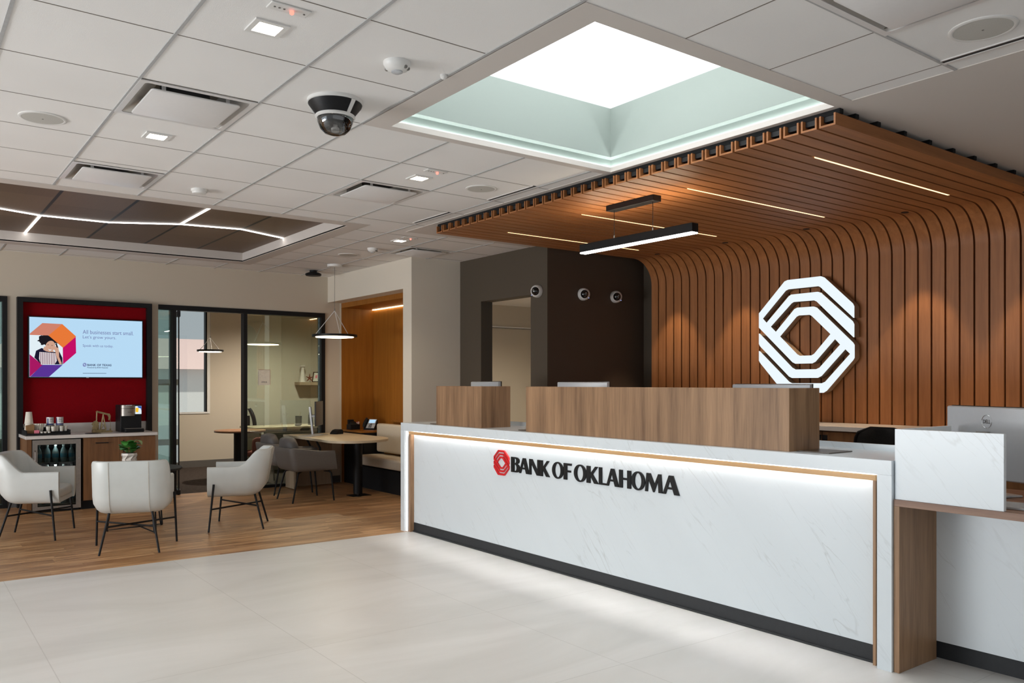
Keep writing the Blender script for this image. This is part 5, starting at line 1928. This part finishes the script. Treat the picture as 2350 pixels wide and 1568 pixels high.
obj('base', MB().loft([[(5.68, 13.24, .745), (5.90, 13.24, .745), (5.90, 13.38, .745), (5.68, 13.38, .745)], [(5.68, 13.26, .76), (5.90, 13.26, .76), (5.90, 13.36, .92), (5.68, 13.36, .92)]]), 'greyfab', t)
obj('handset', MB().tube([(5.70, 13.24, .78), (5.70, 13.29, .86), (5.70, 13.34, .95)], .022, 8), 'greyfab2', t)
t = thing('pencil_cup', 'dark pencil cup with a wooden pencil on the office desk', 'cup', (5.50, 13.35, .745))
obj('cup', MB().lathe([(.05, .745), (.055, .90), (.05, .90), (.046, .75)], (5.50, 13.35, 0), 24), 'greyfab', t)
obj('pencil', MB().tube([(5.48, 13.34, .76), (5.53, 13.33, .97)], .006, 6), 'ash', t)
t = thing('desk_mouse', 'dark computer mouse on the desk in the glazed office', 'mouse', (5.38, 13.08, .745))
obj('body', MB().blob((5.38, 13.08, .763), (.055, .035, .02), 18, 10), 'greyfab2', t)
obj('wheel', MB().lathe([(.006, -.004), (.006, .004)], (5.345, 13.08, .78), 10, 'y'), 'black', t)
# wall shelf with ornaments
YW2 = FW
t = thing('wall_shelf', 'floating wall shelf holding ornaments in the glazed office', 'shelf', (6.5, FW - .12, 1.43))
obj('board', MB().box(6.0, FW - .24, 1.42, 7.0, FW, 1.475), 'ashv', t)
z = 1.4755
t = thing('candlestick', 'tall white ceramic candle holder on the office wall shelf', 'ornament', (6.10, FW - .13, z))
obj('body', MB().lathe([(.062, 0), (.05, .06), (.036, .18), (.030, .25), (.030, .27)], (6.10, FW - .13, z), 28), 'pot', t)
obj('cup', MB().lathe([(.03, .27), (.05, .285), (.055, .315), (.05, .315), (.04, .295)], (6.10, FW - .13, z), 28), 'pot', t)
t = thing('starfish_ornament', 'reddish star-shaped ornament between the candle holder and picture frame', 'ornament', (6.235, FW - .14, z))
b = MB()
for k in range(5):
    a = .3 + 2 * PI * k / 5
    b.tube([(6.235, FW - .14, z + .075), (6.235 + .075 * math.cos(a), FW - .14 + .02 * math.cos(3 * a), z + .078 + .075 * math.sin(a))], [.016, .005], 8)
obj('star', b, 'terracotta', t)
t = thing('picture_frame', 'small leaning picture frame on the office wall shelf', 'picture frame', (6.34, FW - .12, z))
for (a0, a1, z0, z1) in ((0, .14, 0, .015), (0, .14, .175, .19), (0, .015, .015, .175), (.125, .14, .015, .175)):
    b = MB()
    b.loft([[(6.27 + a0 + zz * .3, FW - .17 + zz * .3, z + zz), (6.27 + a1 + zz * .3, FW - .17 + zz * .3, z + zz), (6.27 + a1 + zz * .3, FW - .155 + zz * .3, z + zz), (6.27 + a0 + zz * .3, FW - .155 + zz * .3, z + zz)] for zz in (z0, z1)])
    obj('frame_side', b, 'black', t)
b = MB()
b.loft([[(6.27 + a + zz * .3, FW - .166 + zz * .3 + q, z + zz) for a, q in ((.013, 0), (.127, 0), (.127, .004), (.013, .004))] for zz in (.013, .177)])
obj('print', b, 'paper', t)
b = MB()
b.loft([[(6.27 + a + zz * .3, FW - .1675 + zz * .3 + q, z + zz) for a, q in ((.05, 0), (.09, 0), (.09, .001), (.05, .001))] for zz in (.07, .13)])
obj('print_mark', b, 'pink', t)
t = thing('shelf_plant', 'green leafy plant in a dark pot on the office wall shelf', 'plant', (6.52, FW - .13, z))
obj('pot', MB().lathe([(.05, 0), (.075, .12), (.068, .12), (.05, .1)], (6.52, FW - .13, z), 24), 'darkpot', t)
rn = random.Random(11)
for k in range(22):
    a, e = rn.uniform(0, 2 * PI), rn.uniform(.1, 1.3)
    p = (6.52 + .04 * math.cos(a), FW - .15 + .03 * math.sin(a), z + .12 + rn.uniform(0, .07))
    b = MB()
    leaf_at(b, p, (math.cos(a) * math.cos(e), -abs(math.sin(a)) * math.cos(e), math.sin(e)), rn.uniform(.06, .10))
    obj('leaf', b, 'leaf', t)
# office sign on the glass
sgn = thing('office_sign', 'small pale door sign lettered OFFICE on the right glass pane', 'sign', (4.15, YB + .05, 1.43))
obj('plate', MB().box(4.068, YB + .042, 1.43, 4.232, YB + .054, 1.64), 'paper', sgn)
obj('red_edge', MB().box(4.232, YB + .042, 1.435, 4.237, YB + .054, 1.645).box(4.074, YB + .042, 1.64, 4.237, YB + .054, 1.645), 'terracotta', sgn)
obj('lettering', text_shape('OFFICE', lambda u, v, d: (u, d, v), 4.110, 1.461, 4.190, 1.481, YB + .0415, .02), 'ink', sgn)

# added fridge fill, then lamps of the back rooms and alcove
for z in (.76, .50, .28):
    spot('fridge_fill', (1.49, 10.625, z + .03), 1.6, (0.92, 1.0, 1.0), math.radians(160), 0.9, aim=(1.49, 10.9, z - .1))  # unseen lamps added so the bottles inside show
spot('office_light', (5.4, 13.0, 2.98), 360, (1.0, 0.90, 0.76), math.radians(150), 0.9)
spot('office_light', (3.4, 13.2, 2.98), 40, (1.0, 0.84, 0.68), math.radians(150), 0.9)
spot('back_room_light', (7.6, 9.2, 2.73), 170, (1.0, 0.88, 0.68), math.radians(150), 0.9)
spot('alcove_light', (5.72, 10.1, 2.55), 7, (1.0, 0.78, 0.46), math.radians(150), 0.6)

# round floats so labels and materials stay tidy
for o in bpy.data.objects:
    if o.type == 'MESH' and not o.parent and 'kind' not in o and 'category' not in o:
        o['kind'] = 'structure'
